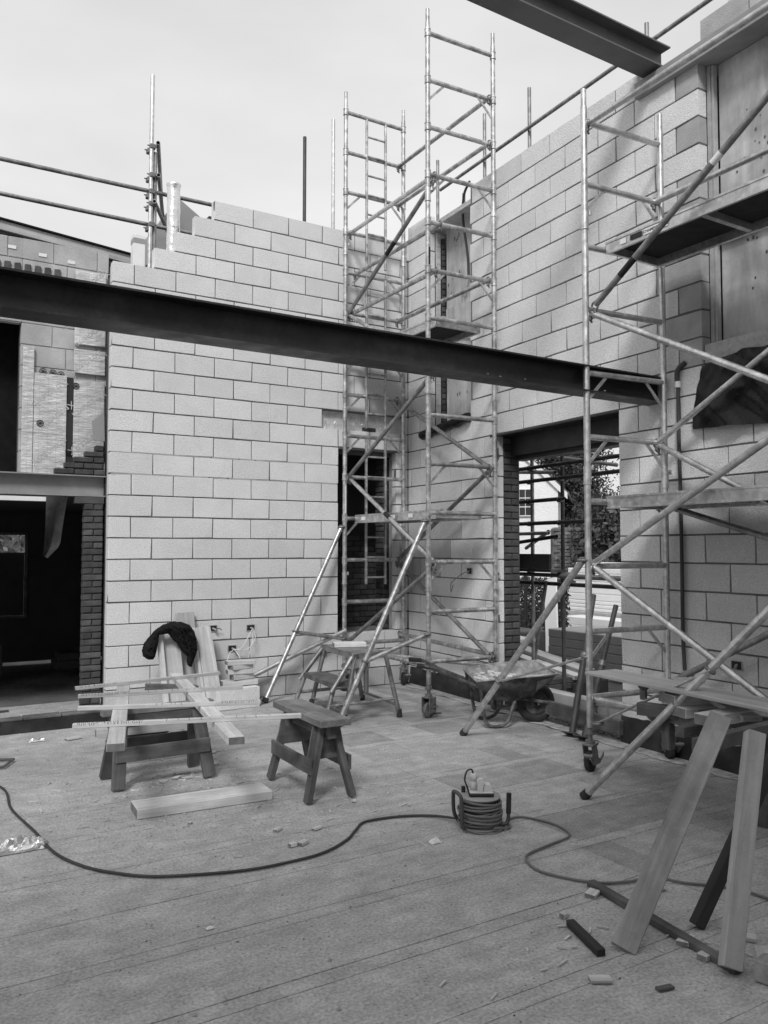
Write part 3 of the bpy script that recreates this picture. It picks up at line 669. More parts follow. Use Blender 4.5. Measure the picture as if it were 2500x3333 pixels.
# ------------------------------------------------------------------ aluminium access towers
RUNG = [.556+.4995*k for k in range(14)]         # .556, 1.055, 1.555, 2.055 ...
def hook(p, ax, m, parent, r=.03):
    s = MB(); ax = V(ax).normalized(); p = V(p)
    s.torus(p, ax, r, .008, 14, 6); s.box(p+V((-.014, -.014, -.062)), p+V((.014, .014, -.028)), .004); s.tube(p+V((0, 0, -.06)), p+V((.02, 0, -.075)), .008, 6)
    return build(s, 'hook', m, parent)
def brace(t, p0, p1, m, r=.0245, hooks=True, name='brace'):
    p0 = V(p0); p1 = V(p1); o = build(MB().tube(p0, p1, r, 14), name, m, t)
    if hooks:
        d = (p1-p0).normalized()
        for p, sg in ((p0, 1), (p1, -1)): hook(p-d*sg*.012, V((1, 0, 0)), m_iron, o, .033)
    return o
def caster(t, x, y, ang, z1=.40, big=False):
    R = Matrix.Translation((x, y, 0)) @ Matrix.Rotation(ang, 4, 'Z'); s = MB(); wr = .078
    if big:
        s.box((-.05, -.055, .05), (.055, -.043, .205), .006, R); s.box((-.05, .043, .05), (.055, .055, .205), .006, R); s.box((-.05, -.055, .196), (.055, .055, .208), .004, R); s.box((.045, -.055, .09), (.055, .055, .2), .003, R)
        s.tube(R @ V((0, -.075, wr)), R @ V((0, .06, wr)), .014, 10); s.tube(R @ V((.05, -.03, .04)), R @ V((.13, -.05, .035)), .012, 8)
        s.tube(R @ V((-.01, -.06, .11)), R @ V((.05, -.075, .12)), .008, 8)
    else:
        s.prism([R @ V(q) for q in ((-.06, -.04, .2), (.03, -.04, .2), (.06, -.04, .1), (.03, -.04, .06), (-.02, -.04, .06))], R.to_3x3() @ V((0, .006, 0)))
        s.prism([R @ V(q) for q in ((-.06, .034, .2), (.03, .034, .2), (.06, .034, .1), (.03, .034, .06), (-.02, .034, .06))], R.to_3x3() @ V((0, .006, 0)))
        s.box((-.055, -.045, .195), (.055, .045, .212), .004, R); s.tube(R @ V((0, -.055, wr)), R @ V((0, .055, wr)), .013, 8)
        s.prism([R @ V(q) for q in ((-.12, -.055, .12), (-.09, -.055, .155), (-.06, -.055, .13), (.07, -.055, .09), (.13, -.055, .13), (.12, -.055, .1), (.05, -.055, .06), (-.05, -.055, .06))], R.to_3x3() @ V((0, .01, 0)))
        s.tube(R @ V((-.11, -.07, .14)), R @ V((-.11, .0, .14)), .014, 8)
    s.tube((x, y, .205), (x, y, .235), .036, 14); s.tube((x, y, .235), (x, y, z1), .019, 12); s.tube((x, y, .29), (x, y, .318), .034, 8); s.tube((x, y, .28), (x, y, .29), .041, 8)
    c = build(s, 'caster', m_iron, t)
    ax = R.to_3x3() @ V((0, 1, 0)); ctr = R @ V((0, 0, wr))
    build(MB().lathe([(.02, -.024), (.05, -.022), (.055, -.018), (wr-.004, -.02), (wr, -.014), (wr, .014), (wr-.004, .02), (.055, .018), (.05, .022), (.02, .024)], ctr, ax, 28), 'wheel', m_rubber if not big else m_iron, c)
CMESH = {}
def post(t, x, y, ztop, collars, m, joints):
    o = build(MB().tube((x, y, .33), (x, y, ztop-.14), .0255, 16).tube((x, y, ztop-.14), (x, y, ztop), .0215, 14), 'post', m, t)
    s = MB()
    for z in collars:
        if 'c' not in CMESH:
            q = MB().tube((0, 0, -.034), (0, 0, .034), .0305, 14).tube((0, 0, -.04), (0, 0, -.03), .0335, 14).tube((0, 0, .03), (0, 0, .04), .0335, 14); CMESH['c'] = q.mesh('collar'); CMESH['c'].materials.append(m_alud)
        link('collar', CMESH['c'], o, Matrix.Translation((x, y, z)))
    s = MB()
    for z in joints:
        s = MB(); s.tube((x, y, z-.06), (x, y, z+.05), .0295, 14); s.tube((x, y, z-.065), (x, y, z-.052), .033, 14); s.tube((x, y, z+.05), (x, y, z+.075), .0315, 10); s.box((x+.02, y-.036, z+.045), (x+.04, y-.02, z+.085), .003)
        build(s, 'sleeve_joint', m_alu, o)
    return o
def frame(t, a, b, zs, ztop, m, collars, joints, gus, ladder=None):
    a = V(a); b = V(b); d = (b-a).normalized()
    for p in (a, b): post(t, p.x, p.y, ztop, zs if collars else [], m, joints)
    for k, z in enumerate(zs):
        build(MB().tube(a+d*.02+V((0, 0, z)), b-d*.02+V((0, 0, z)), .0235, 14), 'rung', m, t)
        if k in gus:
            for p, q in ((a, d), (b, -d)):
                s = MB(); c0 = p+q*.02+V((0, 0, z-.2)); c1 = p+q*.2+V((0, 0, z-.015)); x = (c1-c0).normalized(); n_ = V((-d.y, d.x, 0)); z_ = x.cross(n_)
                s.add([c0+n_*.004*e+z_*.013*f for e in (-1, 1) for f in (-1, 1)]+[c1+n_*.004*e+z_*.013*f for e in (-1, 1) for f in (-1, 1)], [(0, 1, 3, 2), (4, 6, 7, 5), (0, 4, 5, 1), (2, 3, 7, 6), (0, 2, 6, 4), (1, 5, 7, 3)])
                build(s, 'gusset', m, t)
    if ladder:
        n_ = V((-d.y, d.x, 0))
        for (z0, z1) in ladder:
            L = (b-a).length
            for f in (.335, .66):
                p = a+d*L*f-n_*.028; o = build(MB().box(p+V((-.012, -.017, z0)), p+V((.012, .017, z1)), .003), 'ladder_stile', m, t)
            z = z1-.22
            while z > z0+.05:
                build(MB().tube(a+d*L*.335-n_*.028+V((0, 0, z)), a+d*L*.66-n_*.028+V((0, 0, z)), .0125, 10), 'ladder_rung', m, t); z -= .2445
def deck(t, x0, x1, y0, y1, z, labels=False):
    o = build(MB().box((x0, y0, z-.055), (x0+.028, y1, z+.035), .004).box((x0-.006, y0, z+.022), (x0+.0, y1, z+.04), .002).box((x0-.006, y0, z-.06), (x0+.0, y1, z-.045), .002)
              .box((x1-.028, y0, z-.055), (x1, y1, z+.035), .004).box((x0+.029, y0, z-.05), (x1-.029, y0+.03, z+.03), .003).box((x0+.029, y1-.03, z-.05), (x1-.029, y1, z+.03), .003)
              .box((x0+.029, (y0+y1)/2-.02, z-.045), (x1-.029, (y0+y1)/2+.02, z+.012), .003), 'deck', m_alu, t)
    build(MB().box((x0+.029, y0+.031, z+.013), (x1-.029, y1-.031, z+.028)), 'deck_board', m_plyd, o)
    for x in (x0+.07, x1-.07):
        for y, sg in ((y0, -1), (y1, 1)):
            s = MB(); s.prism([(x-.022, y, z-.01), (x-.022, y, z+.045), (x-.022, y+sg*.05, z+.045), (x-.022, y+sg*.075, z+.0), (x-.022, y+sg*.062, z-.0), (x-.022, y+sg*.045, z+.032), (x-.022, y+sg*.006, z+.03)][::sg], (.044, 0, 0)); build(s, 'deck_hook', m_alud, o)
    return o
ZT = RUNG[1:]                                    # 1.05 ... 6.92
t1 = thing('scaffold_tower', 'tall narrow aluminium scaffold tower with built-in ladder in the corner of the walls', 'scaffold tower', (3.12, -1.03, 0))
P1, P2, P3, P4 = V((2.725, -.125, 0)), V((3.555, -.14, 0)), V((2.70, -1.92, 0)), V((3.53, -1.965, 0))
J1 = (.82+.0, 1.34, 3.30, 5.25)
frame(t1, P1, P2, [RUNG[0]]+ZT, 7.30, m_alud, True, (1.33, 3.33, 5.33), (3, 5, 6, 7, 9, 11), [(5.16, 7.02), (3.16, 5.03), (1.26, 3.03)])
frame(t1, P3, P4, [RUNG[0]]+ZT, 7.30, m_alud, True, (1.33, 3.33, 5.33), (2, 4, 8, 10, 12))
for p, big, an in ((P1, False, 1.9), (P2, False, 1.2), (P3, True, .25), (P4, True, .2)): caster(t1, p.x, p.y, an, .42, big)
def at(p, z, ox=.0, oy=0.): return V((p.x+ox, p.y+oy, z))
R_ = RUNG
for a, za, b, zb, ox, m in ((P1, R_[10], P3, R_[10], .07, m_alu), (P1, R_[9], P3, R_[9], .14, m_alud), (P1, R_[8], P3, R_[8], .09, m_alud), (P2, R_[12], P4, R_[12], -.07, m_alud), (P2, R_[11], P4, R_[11], -.07, m_alud), (P2, R_[8], P4, R_[8], -.09, m_alud),
                            (P1, R_[8], P3, R_[10]-.1, .045, m_tube), (P1, R_[8]-.02, P3, R_[6], .06, m_alud), (P1, R_[4], P3, R_[6]-.08, .05, m_tube), (P1, R_[4]-.02, P3, R_[2], .07, m_alu), (P1, R_[0]+.03, P3, R_[2]-.05, .06, m_tube),
                            (P2, R_[6], P4, R_[4], -.09, m_tube), (P2, R_[2], P4, R_[4]-.04, -.08, m_tube), (P2, R_[2]-.03, P4, R_[0]+.02, -.09, m_tube),
                            (P1, R_[0]-.05, P3, R_[0]-.05, .06, m_alud), (P2, R_[0]+.08, P4, R_[0]+.02, -.05, m_alud)):
    brace(t1, at(a, za, ox), at(b, zb, ox), m)
brace(t1, at(P1, R_[0]-.09, .05), at(P4, R_[0]-.09, -.05), m_alud)
deck(t1, 2.83, 3.42, -1.87, -.19, R_[3])
d2 = deck(t1, 2.83, 3.42, -1.87, -.19, R_[7])
# stabilisers
def stabiliser(t, top, foot, sp, sq, m=m_alu, flat=False):
    top = V(top); foot = V(foot); d = (foot-top).normalized()
    o = build(MB().tube(top, foot-d*.02, .027, 14), 'stabiliser', m, t)
    build(MB().tube(foot-d*.05, foot, .032, 12, .036), 'foot', m_rubber, o)
    s = MB().torus(top, (0, 0, 1), .035, .012, 14, 6).box(top-V((.02, .02, .025)), top+V((.02, .02, .025)), .005); build(s, 'clamp', m_iron, o)
    if sp is not None:
        p = top.lerp(foot, sp); q = V(sq)
        if flat: plank('strut', p+V((-.02, -.02, 0)), q, .034, .012, m_alu, o, (0, -1, 0))
        else: build(MB().tube(p, q, .022, 12), 'strut', m_alud, o)
        build(MB().torus(p, d, .031, .011, 14, 6).box(p-V((.018, .018, .018)), p+V((.018, .018, .018)), .004), 'strut_clamp', m_iron, o); build(MB().torus(q, (0, 0, 1), .036, .011, 14, 6), 'strut_clamp', m_iron, o)
    return o
stabiliser(t1, at(P1, 1.95, -.045), (1.606, -.35, .01), .62, at(P1, .62, -.02), m_alud)
stabiliser(t1, at(P3, 1.97, -.04), (1.72, -1.82, .01), .70, at(P3, .83, -.02), m_alud)
brace(t1, at(P1, .72, -.0, -.03), (1.40, -.10, .20), m_alu, .026, False, 'stay')
build(MB().tube((2.02, -1.84, .30), (2.02, -1.84, .62), .024, 12), 'handle', m_iron, t1)
# stickers on the deck and posts
for y0_, y1_ in ((-1.1, -.92), (-.45, -.35), (-1.45, -1.36)): build(MB().box((2.8215, y0_, R_[3]-.03), (2.823, y1_, R_[3]+.013)), 'sticker', m_white, t1)
build(MB().box((P1.x-.012, P1.y-.0268, 2.12), (P1.x+.004, P1.y-.0252, 2.45)), 'sticker', m_white, t1)
for a_, b_, f0, f1 in ((at(P1, R_[8], .045), at(P3, R_[10]-.1, .045), .50, .60), (at(P1, R_[4]-.02, .07), at(P3, R_[2], .07), .46, .52)): build(MB().tube(a_.lerp(b_, f0), a_.lerp(b_, f1), .0252, 14), 'sticker', m_black, t1)
build(MB().box((P3.x-.01, P3.y-.0275, 4.6), (P3.x+.012, P3.y-.0255, 4.78)), 'sticker', m_black, t1)

t2 = thing('scaffold_tower', 'aluminium scaffold tower with two decks in front of the right wall', 'scaffold tower', (3.03, -5.1, 0))
Q1, Q2, S1_, S2_ = V((2.626, -4.18, 0)), V((3.44, -4.245, 0)), V((2.60, -6.02, 0)), V((3.41, -6.08, 0))
Z2 = RUNG[:10]
frame(t2, Q1, Q2, Z2, 5.31, m_alu, False, (2.25, 4.25), (1, 4, 5, 8))
frame(t2, S1_, S2_, Z2, 5.31, m_alu, False, (2.25, 4.25), (1, 4, 5, 8))
for p, an in ((Q1, .35), (Q2, 1.1), (S1_, .3), (S2_, .9)): caster(t2, p.x, p.y, an, .42)
for a, za, b, zb, ox, m in ((V((2.626, -4.24, 0)), R_[6]+.03, S1_, R_[8]+.16, .05, m_tube), (Q1, R_[6]-.02, S1_, R_[4], .06, m_alu), (Q1, R_[2]+.02, S1_, R_[4], .06, m_alu), (Q1, R_[2], S1_, R_[0]-.02, .05, m_alu), (Q1, R_[9]+.0, S1_, R_[9]+.05, .05, m_alu),
                            (Q2, R_[4], S2_, R_[6], -.08, m_alu), (Q2, R_[4]-.02, S2_, R_[2], -.07, m_alu), (Q2, R_[0]+.02, S2_, R_[2], -.09, m_tube), (Q2, R_[8], S2_, R_[8], -.07, m_alu), (Q1, R_[0]-.02, S1_, R_[0]-.02, .05, m_alu), (Q2, R_[2]+.5, S2_, R_[2]-.05, -.07, m_tube)):
    brace(t2, at(a, za, ox), at(b, zb, ox), m)
brace(t2, at(Q1, R_[0]-.05, .07), at(S2_, R_[0]-.05, -.06), m_alu)
dk = deck(t2, 2.78, 3.38, -5.97, -4.25, R_[7])
dl = deck(t2, 2.76, 3.38, -5.97, -4.25, R_[3])
# hire label on the upper deck's side beam
RL = Matrix.Translation((2.7725, -4.74, R_[7]-.008)) @ Matrix(((0, 0, -1, 0), (-1, 0, 0, 0), (0, 1, 0, 0), (0, 0, 0, 1)))
lb = build(MB().box((2.7730, -4.85, R_[7]-.03), (2.7745, -4.63, R_[7]+.014)), 'sticker', m_white, dk)
build(MB().box((2.7730, -4.46, R_[7]-.03), (2.7745, -4.40, R_[7]+.01)), 'sticker', m_white, dk)
build(MB().box((2.7730, -4.61, R_[7]-.028), (2.7745, -4.50, R_[7]+.012)), 'sticker', m_black, dk)
for f0, f1, m_s in ((.14, .22, m_black), (.60, .64, m_white)): A_ = V((2.676, -4.24, R_[6]+.03)); B_ = at(S1_, R_[8]+.16, .05); build(MB().tube(A_.lerp(B_, f0), A_.lerp(B_, f1), .0252, 14), 'sticker', m_s, t2)
text('CHAMPIONHIRE', .031, m_black, RL, lb, 'lettering', .0005, .0006)
stabiliser(t2, at(Q1, 1.60, -.03, .03), (2.527, -2.712, .01), .66, at(Q1, .86, -.0, .03), m_alu, True)
stabiliser(t2, at(S1_, 1.62, -.03), (2.083, -4.644, .01), .42, V((2.32, -4.55, .46)), m_alu, True)

# ------------------------------------------------------------------ tube scaffold outside the walls
so = link('tube_scaffold', None, None, MBW.copy()); so.empty_display_size = .1
tag(so, 'steel tube scaffold standing outside the right wall, seen through the wide opening and above', 'scaffold')
def cl_(p, parent, m=m_iron):
    p = V(p); return build(MB().box(p-V((.035, .035, .03)), p+V((.035, .035, .03)), .008).tube(p+V((-.06, 0, .01)), p+V((.06, 0, .01)), .008, 6), 'coupler', m, parent)
for d, z, m in ((1.0, 7.55, m_tube), (1.555, 5.3, m_tubed), (.04, 7.67, m_tube), (2.945, 7.27, m_tube), (3.985, 7.6, m_alu), (-1.147, 7.52, m_tube), (-.464, 6.75, m_tube), (5.2, 7.4, m_tube)):
    p = build(MB().tube(wb(d, 1.2, -.12), wb(d, 1.2, z), .024, 12), 'standard', m, so)
    if d in (1.0, 1.555):
        for zz in (2.69, 2.52, 2.27, 2.0, 1.40): cl_(wb(d, 1.17, zz), p)
for (d0, d1, z, off, m) in ((-1.0, 6.2, 7.0, 1.15, m_tube), (-1.5, 4.6, 2.69, 1.15, m_tubed), (-1.5, 4.6, 2.525, 1.15, m_tubed), (-1.0, 1.62, 2.275, 1.15, m_tubed), (-1.0, 2.3, 2.0, 1.15, m_tubed), (-1.0, 4.5, 1.375, 1.15, m_tube), (1.68, 4.4, 1.37, 1.05, m_tube), (-1.0, 3.6, 1.27, 1.22, m_tubed)):
    build(MB().hollow(wb(d0, off, z), wb(d1, off, z+.004), .024, 12), 'ledger', m, so)
for (a, b, m) in (((1.13, .9, 2.86), (1.75, 1.9, 2.70), m_tube), ((.6, 1.3, 2.68), (1.66, 1.0, 2.58), m_tube), ((.5, 1.2, 1.88), (1.36, 1.15, 1.88), m_alu), ((.6, 1.2, 1.76), (1.45, 1.2, 1.84), m_tubed), ((.5, 1.5, 1.7), (1.3, 1.2, 1.90), m_tube), ((.9, 1.3, .3), (1.25, 1.2, 1.3), m_tube)):
    build(MB().hollow(wb(*a), wb(*b), .023, 12), 'transom', m, so)
build(MB().box((.2, .96, 1.45), (1.585, 1.0, 1.63), .003, MBW), 'toe_board', m_woodk, so)
build(MB().box((.0, .98, 1.415), (1.6, 1.2, 1.447), .003, MBW), 'scaffold_board', m_woodo, so)
sa = thing('tube_scaffold', 'steel tube scaffold behind the back wall with two bare uprights showing above it', 'scaffold', (3.0, 1.3, -.12))
build(MB().tube((2.86, 1.3, -.12), (2.86, 1.3, 7.40), .0245, 12), 'standard', m_tubed, sa); build(MB().tube((3.308, 1.3, -.12), (3.308, 1.3, 7.775), .0245, 12), 'standard', m_alu, sa)
build(MB().tube((2.2, 1.27, 3.4), (5.0, 1.27, 3.4), .0245, 12), 'ledger', m_tubed, sa)
sc = thing('tube_scaffold', 'scaffold post with clamped guard rails behind the stepped top of the back wall', 'scaffold', (.63, .92, -.12))
build(MB().tube((.615, .9, -.12), (.637, .9, 7.38), .026, 14), 'standard', m_alu, sc)
build(MB().hollow((-3.6, .96, 5.93), (1.50, .95, 5.985), .0245, 12), 'guard_rail', m_tube, sc); build(MB().hollow((-3.6, .95, 5.575), (1.3, .94, 5.56), .0245, 12), 'guard_rail', m_tube, sc)
for z, x0_, sl_ in ((6.52, .69, .32), (6.13, .70, .34), (5.80, .655, .50)):
    build(MB().hollow((x0_, .82, z+.01), (x0_+1.5*sl_, 2.32, z-.01), .0245, 12), 'transom', m_tube, sc)
build(MB().tube((.69, .93, 5.0), (.69, .93, 6.45), .024, 12), 'standard', m_tube, sc)
for z in (6.5, 6.15, 5.95, 5.8, 5.55): cl_((.645, .9, z), sc); cl_((.62, .93, z-.05), sc)
# flue, white post and roof piece behind the stepped wall top
fu = MB(); vs = []; n = 24
prof = [(.073+.006*noise.noise((k*.9, 0, 1)), 4.8+k*.0425) for k in range(24)]+[(.082, 5.80), (.084, 5.815), (.06, 5.82), (.0, 5.82)]
fu.lathe(prof, (.722, .28, 0), (0, 0, 1), 24)
for q in fu.v: a = noise.noise((q.x*25, q.y*25, q.z*18)); q.x += .006*a; q.y += .006*a
tag(build(fu, 'foil_flue', m_foil2), 'foil-wrapped flue pipe standing behind the stepped top of the back wall', 'flue')
wp = thing('white_post', 'short white box post behind the lowest step of the back wall', 'post', (.315, .22, 4.72))
build(MB().box((.252, .16, 4.0), (.377, .28, 5.02), .003), 'shaft', m_white, wp); build(MB().box((.250, .158, 5.02), (.379, .282, 5.075), .002), 'band', m_plast, wp); build(MB().box((.252, .16, 5.075), (.377, .28, 5.115), .002), 'cap', m_white, wp)
rf = MB().prism([(.86, 1.8, 5.75), (1.25, 1.8, 6.35), (1.8, 1.8, 6.0), (1.8, 1.8, 5.4), (.86, 1.8, 5.4)], (0, .8, 0))
tag(build(rf, 'dormer_roof', m_plast), 'grey gabled roof piece behind the foil flue', 'roof')

# ------------------------------------------------------------------ site furniture
def sawhorse(label, L, H, c, rot, tw=.1, tt=.05, lm=m_woodo, splay=.19, legw=.075, top_ov=.1, plate=True, low=.2, grp=None):
    t = thing('sawhorse', label, 'sawhorse', (c[0], c[1], 0), rot)
    M = wmat(t)
    def W(x, y, z): return M @ V((x, y, z))
    plank('top_plank', W(-L/2-top_ov, 0, H-tt/2), W(L/2+top_ov, 0, H-tt/2), tw, tt, m_woodm, t)
    plank('beam', W(-L/2-top_ov*.5, 0, H-tt-.047), W(L/2+top_ov*.5, 0, H-tt-.047), .06, .09, lm, t)
    for sx in (-1, 1):
        for sy in (-1, 1):
            plank('leg', W(sx*(L/2-.03), sy*.045, H-tt-.012), W(sx*(L/2+.02), sy*splay, .012), legw, .04, lm, t, M.to_3x3() @ V((0, sy, .25)))
        if plate: 
            s = MB().prism([W(sx*(L/2-.055), -.10, H-tt-.02), W(sx*(L/2-.055), .10, H-tt-.02), W(sx*(L/2-.055), splay*.86, low+.03), W(sx*(L/2-.055), -splay*.86, low+.03)], M.to_3x3() @ V((.018*sx, 0, 0)))
            build(s, 'end_gusset', lm, t)
    for sy in (-1, 1):
        y = sy*(.045+(splay-.045)*(H-low)/H+.032)
        plank('stretcher', W(-L/2-.03, y, low), W(L/2+.03, y, low), .10, .022, lm, t, M.to_3x3() @ V((0, 1, .0)))
    return t
sawhorse('weathered timber sawhorse on the left carrying the cross timbers and battens', .62, .543, (-.235, -2.665), 0., .07, .05, splay=.185, legw=.09, plate=False, low=.24)
# that horse's top is hidden under two cross timbers, the near sawhorse stands bare
s2h = sawhorse('empty weathered sawhorse with a wide plank top in the middle of the floor', .62, .553, (.607, -3.465), math.radians(88), .225, .045, splay=.165, legw=.07, top_ov=.11, low=.24)
tag(plank('cross_timber', (-.855, -3.955, .568), (-.27, -1.79, .568), .098, .047, m_wood), 'thick pine timber lying across the left sawhorse, left one of the pair', 'timber')
tag(plank('cross_timber', (-.215, -4.16, .568), (.235, -1.57, .568), .098, .047, m_wood), 'thick pine timber lying across the left sawhorse, its end jutting towards the bare sawhorse', 'timber')
BT = [((-.70, -2.03), (.53, -1.86), 'thin notched batten, rearmost of the four across the cross timbers', .03), ((-.752, -2.40), (.425, -2.65), 'batten with rows of saw cuts, second from the back across the cross timbers', .035),
      ((-.845, -2.87), (.30, -3.30), 'batten with a notched right end, third from the back across the cross timbers', .04), ((-.985, -3.43), (.34, -3.87), 'batten with close saw cuts, nearest of the four across the cross timbers', .042)]
rr = random.Random(12)
for k, (a, b, lab, wd) in enumerate(BT):
    z = .592+.014
    t = plank('batten', (a[0], a[1], z), (b[0], b[1], z), wd, .027, m_wood, None, ch=.002); tag(t, lab, 'batten')
    A = V((a[0], a[1], z)); B = V((b[0], b[1], z)); d = (B-A).normalized(); n_ = V((-d.y, d.x, 0)); s = MB(); L = (B-A).length
    rng_ = [(0.02, .30, 34), (.4, .9, 10)] if k in (1, 3) else ([(.03, .28, 16)] if k == 0 else [(.42, .6, 5), (.78, .99, 26)])
    for lo, hi, cnt in rng_:
        for q in range(cnt):
            f = L*(lo+(hi-lo)*(q+rr.uniform(-.3, .3))/cnt); p = A+d*f; h = rr.uniform(.4, 1.)
            s.box((-.0016, -wd/2-.0006, .0136-.027*h*.5), (.0016, wd/2+.0006, .0141), 0, Matrix.Translation(p) @ Matrix.Rotation(math.atan2(d.y, d.x)+rr.uniform(-.35, .35), 4, 'Z'))
    sc_ = build(s, 'saw_cuts', m_woodo, t); sc_['kind'] = 'stuff'
tag(plank('loose_board', (-.60, -3.40, .031), (.285, -3.46, .031), .225, .058, m_wood), 'thick pine board lying flat on the floor in front of the sawhorses', 'board')
tag(plank('loose_timber', (-.6, -2.30, .30), (.2, -2.35, .30), .07, .06, m_wood), 'pale timber length resting on the far rail of the left sawhorse', 'timber')

# boards leaning on the back wall with the jacket
tag(plank('leaning_board', (.62, -.40, .0), (.60, -.15, .86), .20, .03, m_wood, None, (0, -1, .3)), 'broad pale board leaning on the back wall under the jacket, nearest the left edge', 'board')
tag(plank('leaning_board', (.50, -.46, .0), (.475, -.21, .845), .055, .045, m_wood, None, (0, -1, .3)), 'narrow pale board edge standing in front of the broad board under the jacket', 'board')
tag(plank('leaning_board', (1.035, -.40, .0), (.96, -.16, .845), .165, .045, m_wood, None, (0, -1, .3)), 'pale flat-grained board leaning on the back wall right of the jacket', 'board')
tag(plank('leaning_board', (.93, -.33, .0), (.86, -.12, .83), .03, .12, m_wood, None, (0, -1, .3)), 'board seen edge-on leaning behind the flat-grained board', 'board')
tag(plank('leaning_board', (.84, -.25, .0), (.80, -.045, 1.0), .2, .028, m_woodd, None, (0, -1, .25)), 'tallest grey board leaning on the back wall behind the jacket', 'board')
jt = thing('jacket', 'black jacket hung over the boards leaning on the back wall', 'jacket', (.58, -.28, .86))
JO = [(690, 462), (650, 458), (614, 430), (605, 380), (622, 320), (655, 280), (700, 225), (760, 185), (830, 163), (900, 168), (965, 195), (1005, 250), (1024, 320), (1032, 400), (1018, 455), (1003, 490), (985, 545), (955, 530), (946, 500), (950, 455), (918, 425), (895, 390), (868, 345), (838, 315), (815, 285), (800, 262), (735, 270), (728, 330), (718, 390), (705, 440)]
JO = [V((.361+(x-661)*.001373, .575-(z-443)*.001287, 0)) for x, z in JO]
def inside(p):
    c = False; n = len(JO)
    for i in range(n):
        a, b = JO[i], JO[i-1]
        if (a.y > p.y) != (b.y > p.y) and p.x < (b.x-a.x)*(p.y-a.y)/(b.y-a.y)+a.x: c = not c
    return c
def edge(p):
    m = 9.
    for i in range(len(JO)):
        a, b = JO[i-1], JO[i]; d = b-a; t = max(0, min(1, (p-a).dot(d)/d.dot(d))); m = min(m, (p-(a+d*t)).length)
    return m
st_ = .0065; idx = {}; jk = MB(); vs = []
def jv(i, j, back):
    if (i, j, back) not in idx:
        p = V((.25+i*st_, .40+j*st_, 0)); e = edge(p) if inside(p) else 0.; h = min(1., e/.05)
        f = .030*noise.noise((p.x*9+p.y*5, p.y*3, 1))+.022*noise.noise(((p.x+p.y)*24, (p.y-p.x)*7, 4))+.010*noise.noise((p.x*50, p.y*50, 2))
        y_ = (-.30-.07*math.sqrt(h)-f*h*1.6) if not back else -.30+.03*h
        idx[(i, j, back)] = len(vs); vs.append(V((p.x-.01, y_, p.y)))
    return idx[(i, j, back)]
fs = []
for i in range(95):
    for j in range(82):
        if all(inside(V((.25+(i+a)*st_, .40+(j+b)*st_, 0))) for a in (0, 1) for b in (0, 1)):
            fs.append((jv(i, j, 0), jv(i+1, j, 0), jv(i+1, j+1, 0), jv(i, j+1, 0))); fs.append((jv(i, j, 1), jv(i, j+1, 1), jv(i+1, j+1, 1), jv(i+1, j, 1)))
jk.add(vs, fs, True)
build(jk, 'body', m_cloth, jt)
build(MB().path(smooth([(.66, -.395, .86), (.70, -.40, .78), (.735, -.40, .68), (.75, -.395, .58), (.755, -.38, .50)], 6), .006, 6), 'seam', m_cloth, jt)
build(MB().path(smooth([(.33, -.375, .61), (.36, -.385, .60), (.385, -.375, .615)], 4), .007, 6), 'cuff', m_cloth, jt)
# stack of offcuts on a block
tag(link('concrete_block', block_mesh(.46, m_block, .10, .215), None, Matrix.Translation((1.258, -.515, .109)) @ Matrix.Rotation(.075, 4, 'Z')), 'single pale concrete block standing on the floor beside the timber offcuts', 'block')
OC = [(1.30, -.30, .04, .40, .11, .075, .05), (1.30, -.31, .115, .40, .11, .07, .02), (1.31, -.31, .185, .4, .11, .065, .04), (1.315, -.33, .2505, .40, .12, .062, .0), (1.345, -.34, .3135, .24, .11, .055, .1), (1.315, -.34, .369, .27, .12, .05, -.12), (1.33, -.34, .419, .25, .12, .045, .2), (1.325, -.34, .466, .31, .13, .045, -.1)]
nm_ = ['grey block offcut, bottom of the offcut stack behind the single block', 'second piece from the bottom of the offcut stack behind the single block', 'third piece from the bottom of the offcut stack behind the single block', 'wide timber offcut, fourth from the bottom of the stack behind the single block', 'short timber offcut under the two topmost wedges of the stack', 'tilted timber offcut, third from the top of the stack', 'wedge-shaped timber offcut, second from the top of the stack', 'topmost wedge-shaped timber offcut of the stack by the back wall']
for (x, y, z, L, W_, t_, a), lab in zip(OC, nm_):
    d = V((math.cos(a), math.sin(a), 0))*L/2; tag(plank('timber_offcut', V((x, y, z))-d, V((x, y, z))+d, W_, t_-.001, m_wood), lab, 'offcut', 'offcuts stacked by the back wall')
# coil and tools behind the left sawhorse
ck = MB()
for k in range(4): ck.torus((.16+.012*k, -1.02, .13), (1, .25, .15), .105-.005*k, .011, 28, 8)
tag(build(ck, 'hose_coil', m_white), 'coil of white hose standing behind the left sawhorse', 'coil')
tl = thing('tool_bag', 'slumped dark tool bag on the floor behind the left sawhorse', 'bag', (.10, -1.15, 0))
s = MB().lathe([(.02, .09), (.05, .1), (.085, .07), (.10, .03), (.105, .0)], (0, 0, 0), (0, 0, 1), 16)
for q in s.v: q.x *= 2.0; q += V((.10, -1.15, .0)); q += V((0, 0, .02*noise.noise(q*9)))
build(s, 'body', m_cloth, tl); build(MB().path(smooth([(.25, -1.2, .05), (.36, -1.25, .03), (.42, -1.2, .02), (.36, -1.1, .015), (.22, -1.1, .012)], 5), .008, 6), 'strap', m_cable, tl)
tag(plank('skirting_offcut', (.2, -.75, .35), (.7, -.78, .30), .10, .07, m_woodo), 'dark stained timber end lying behind the left cross timber', 'offcut')

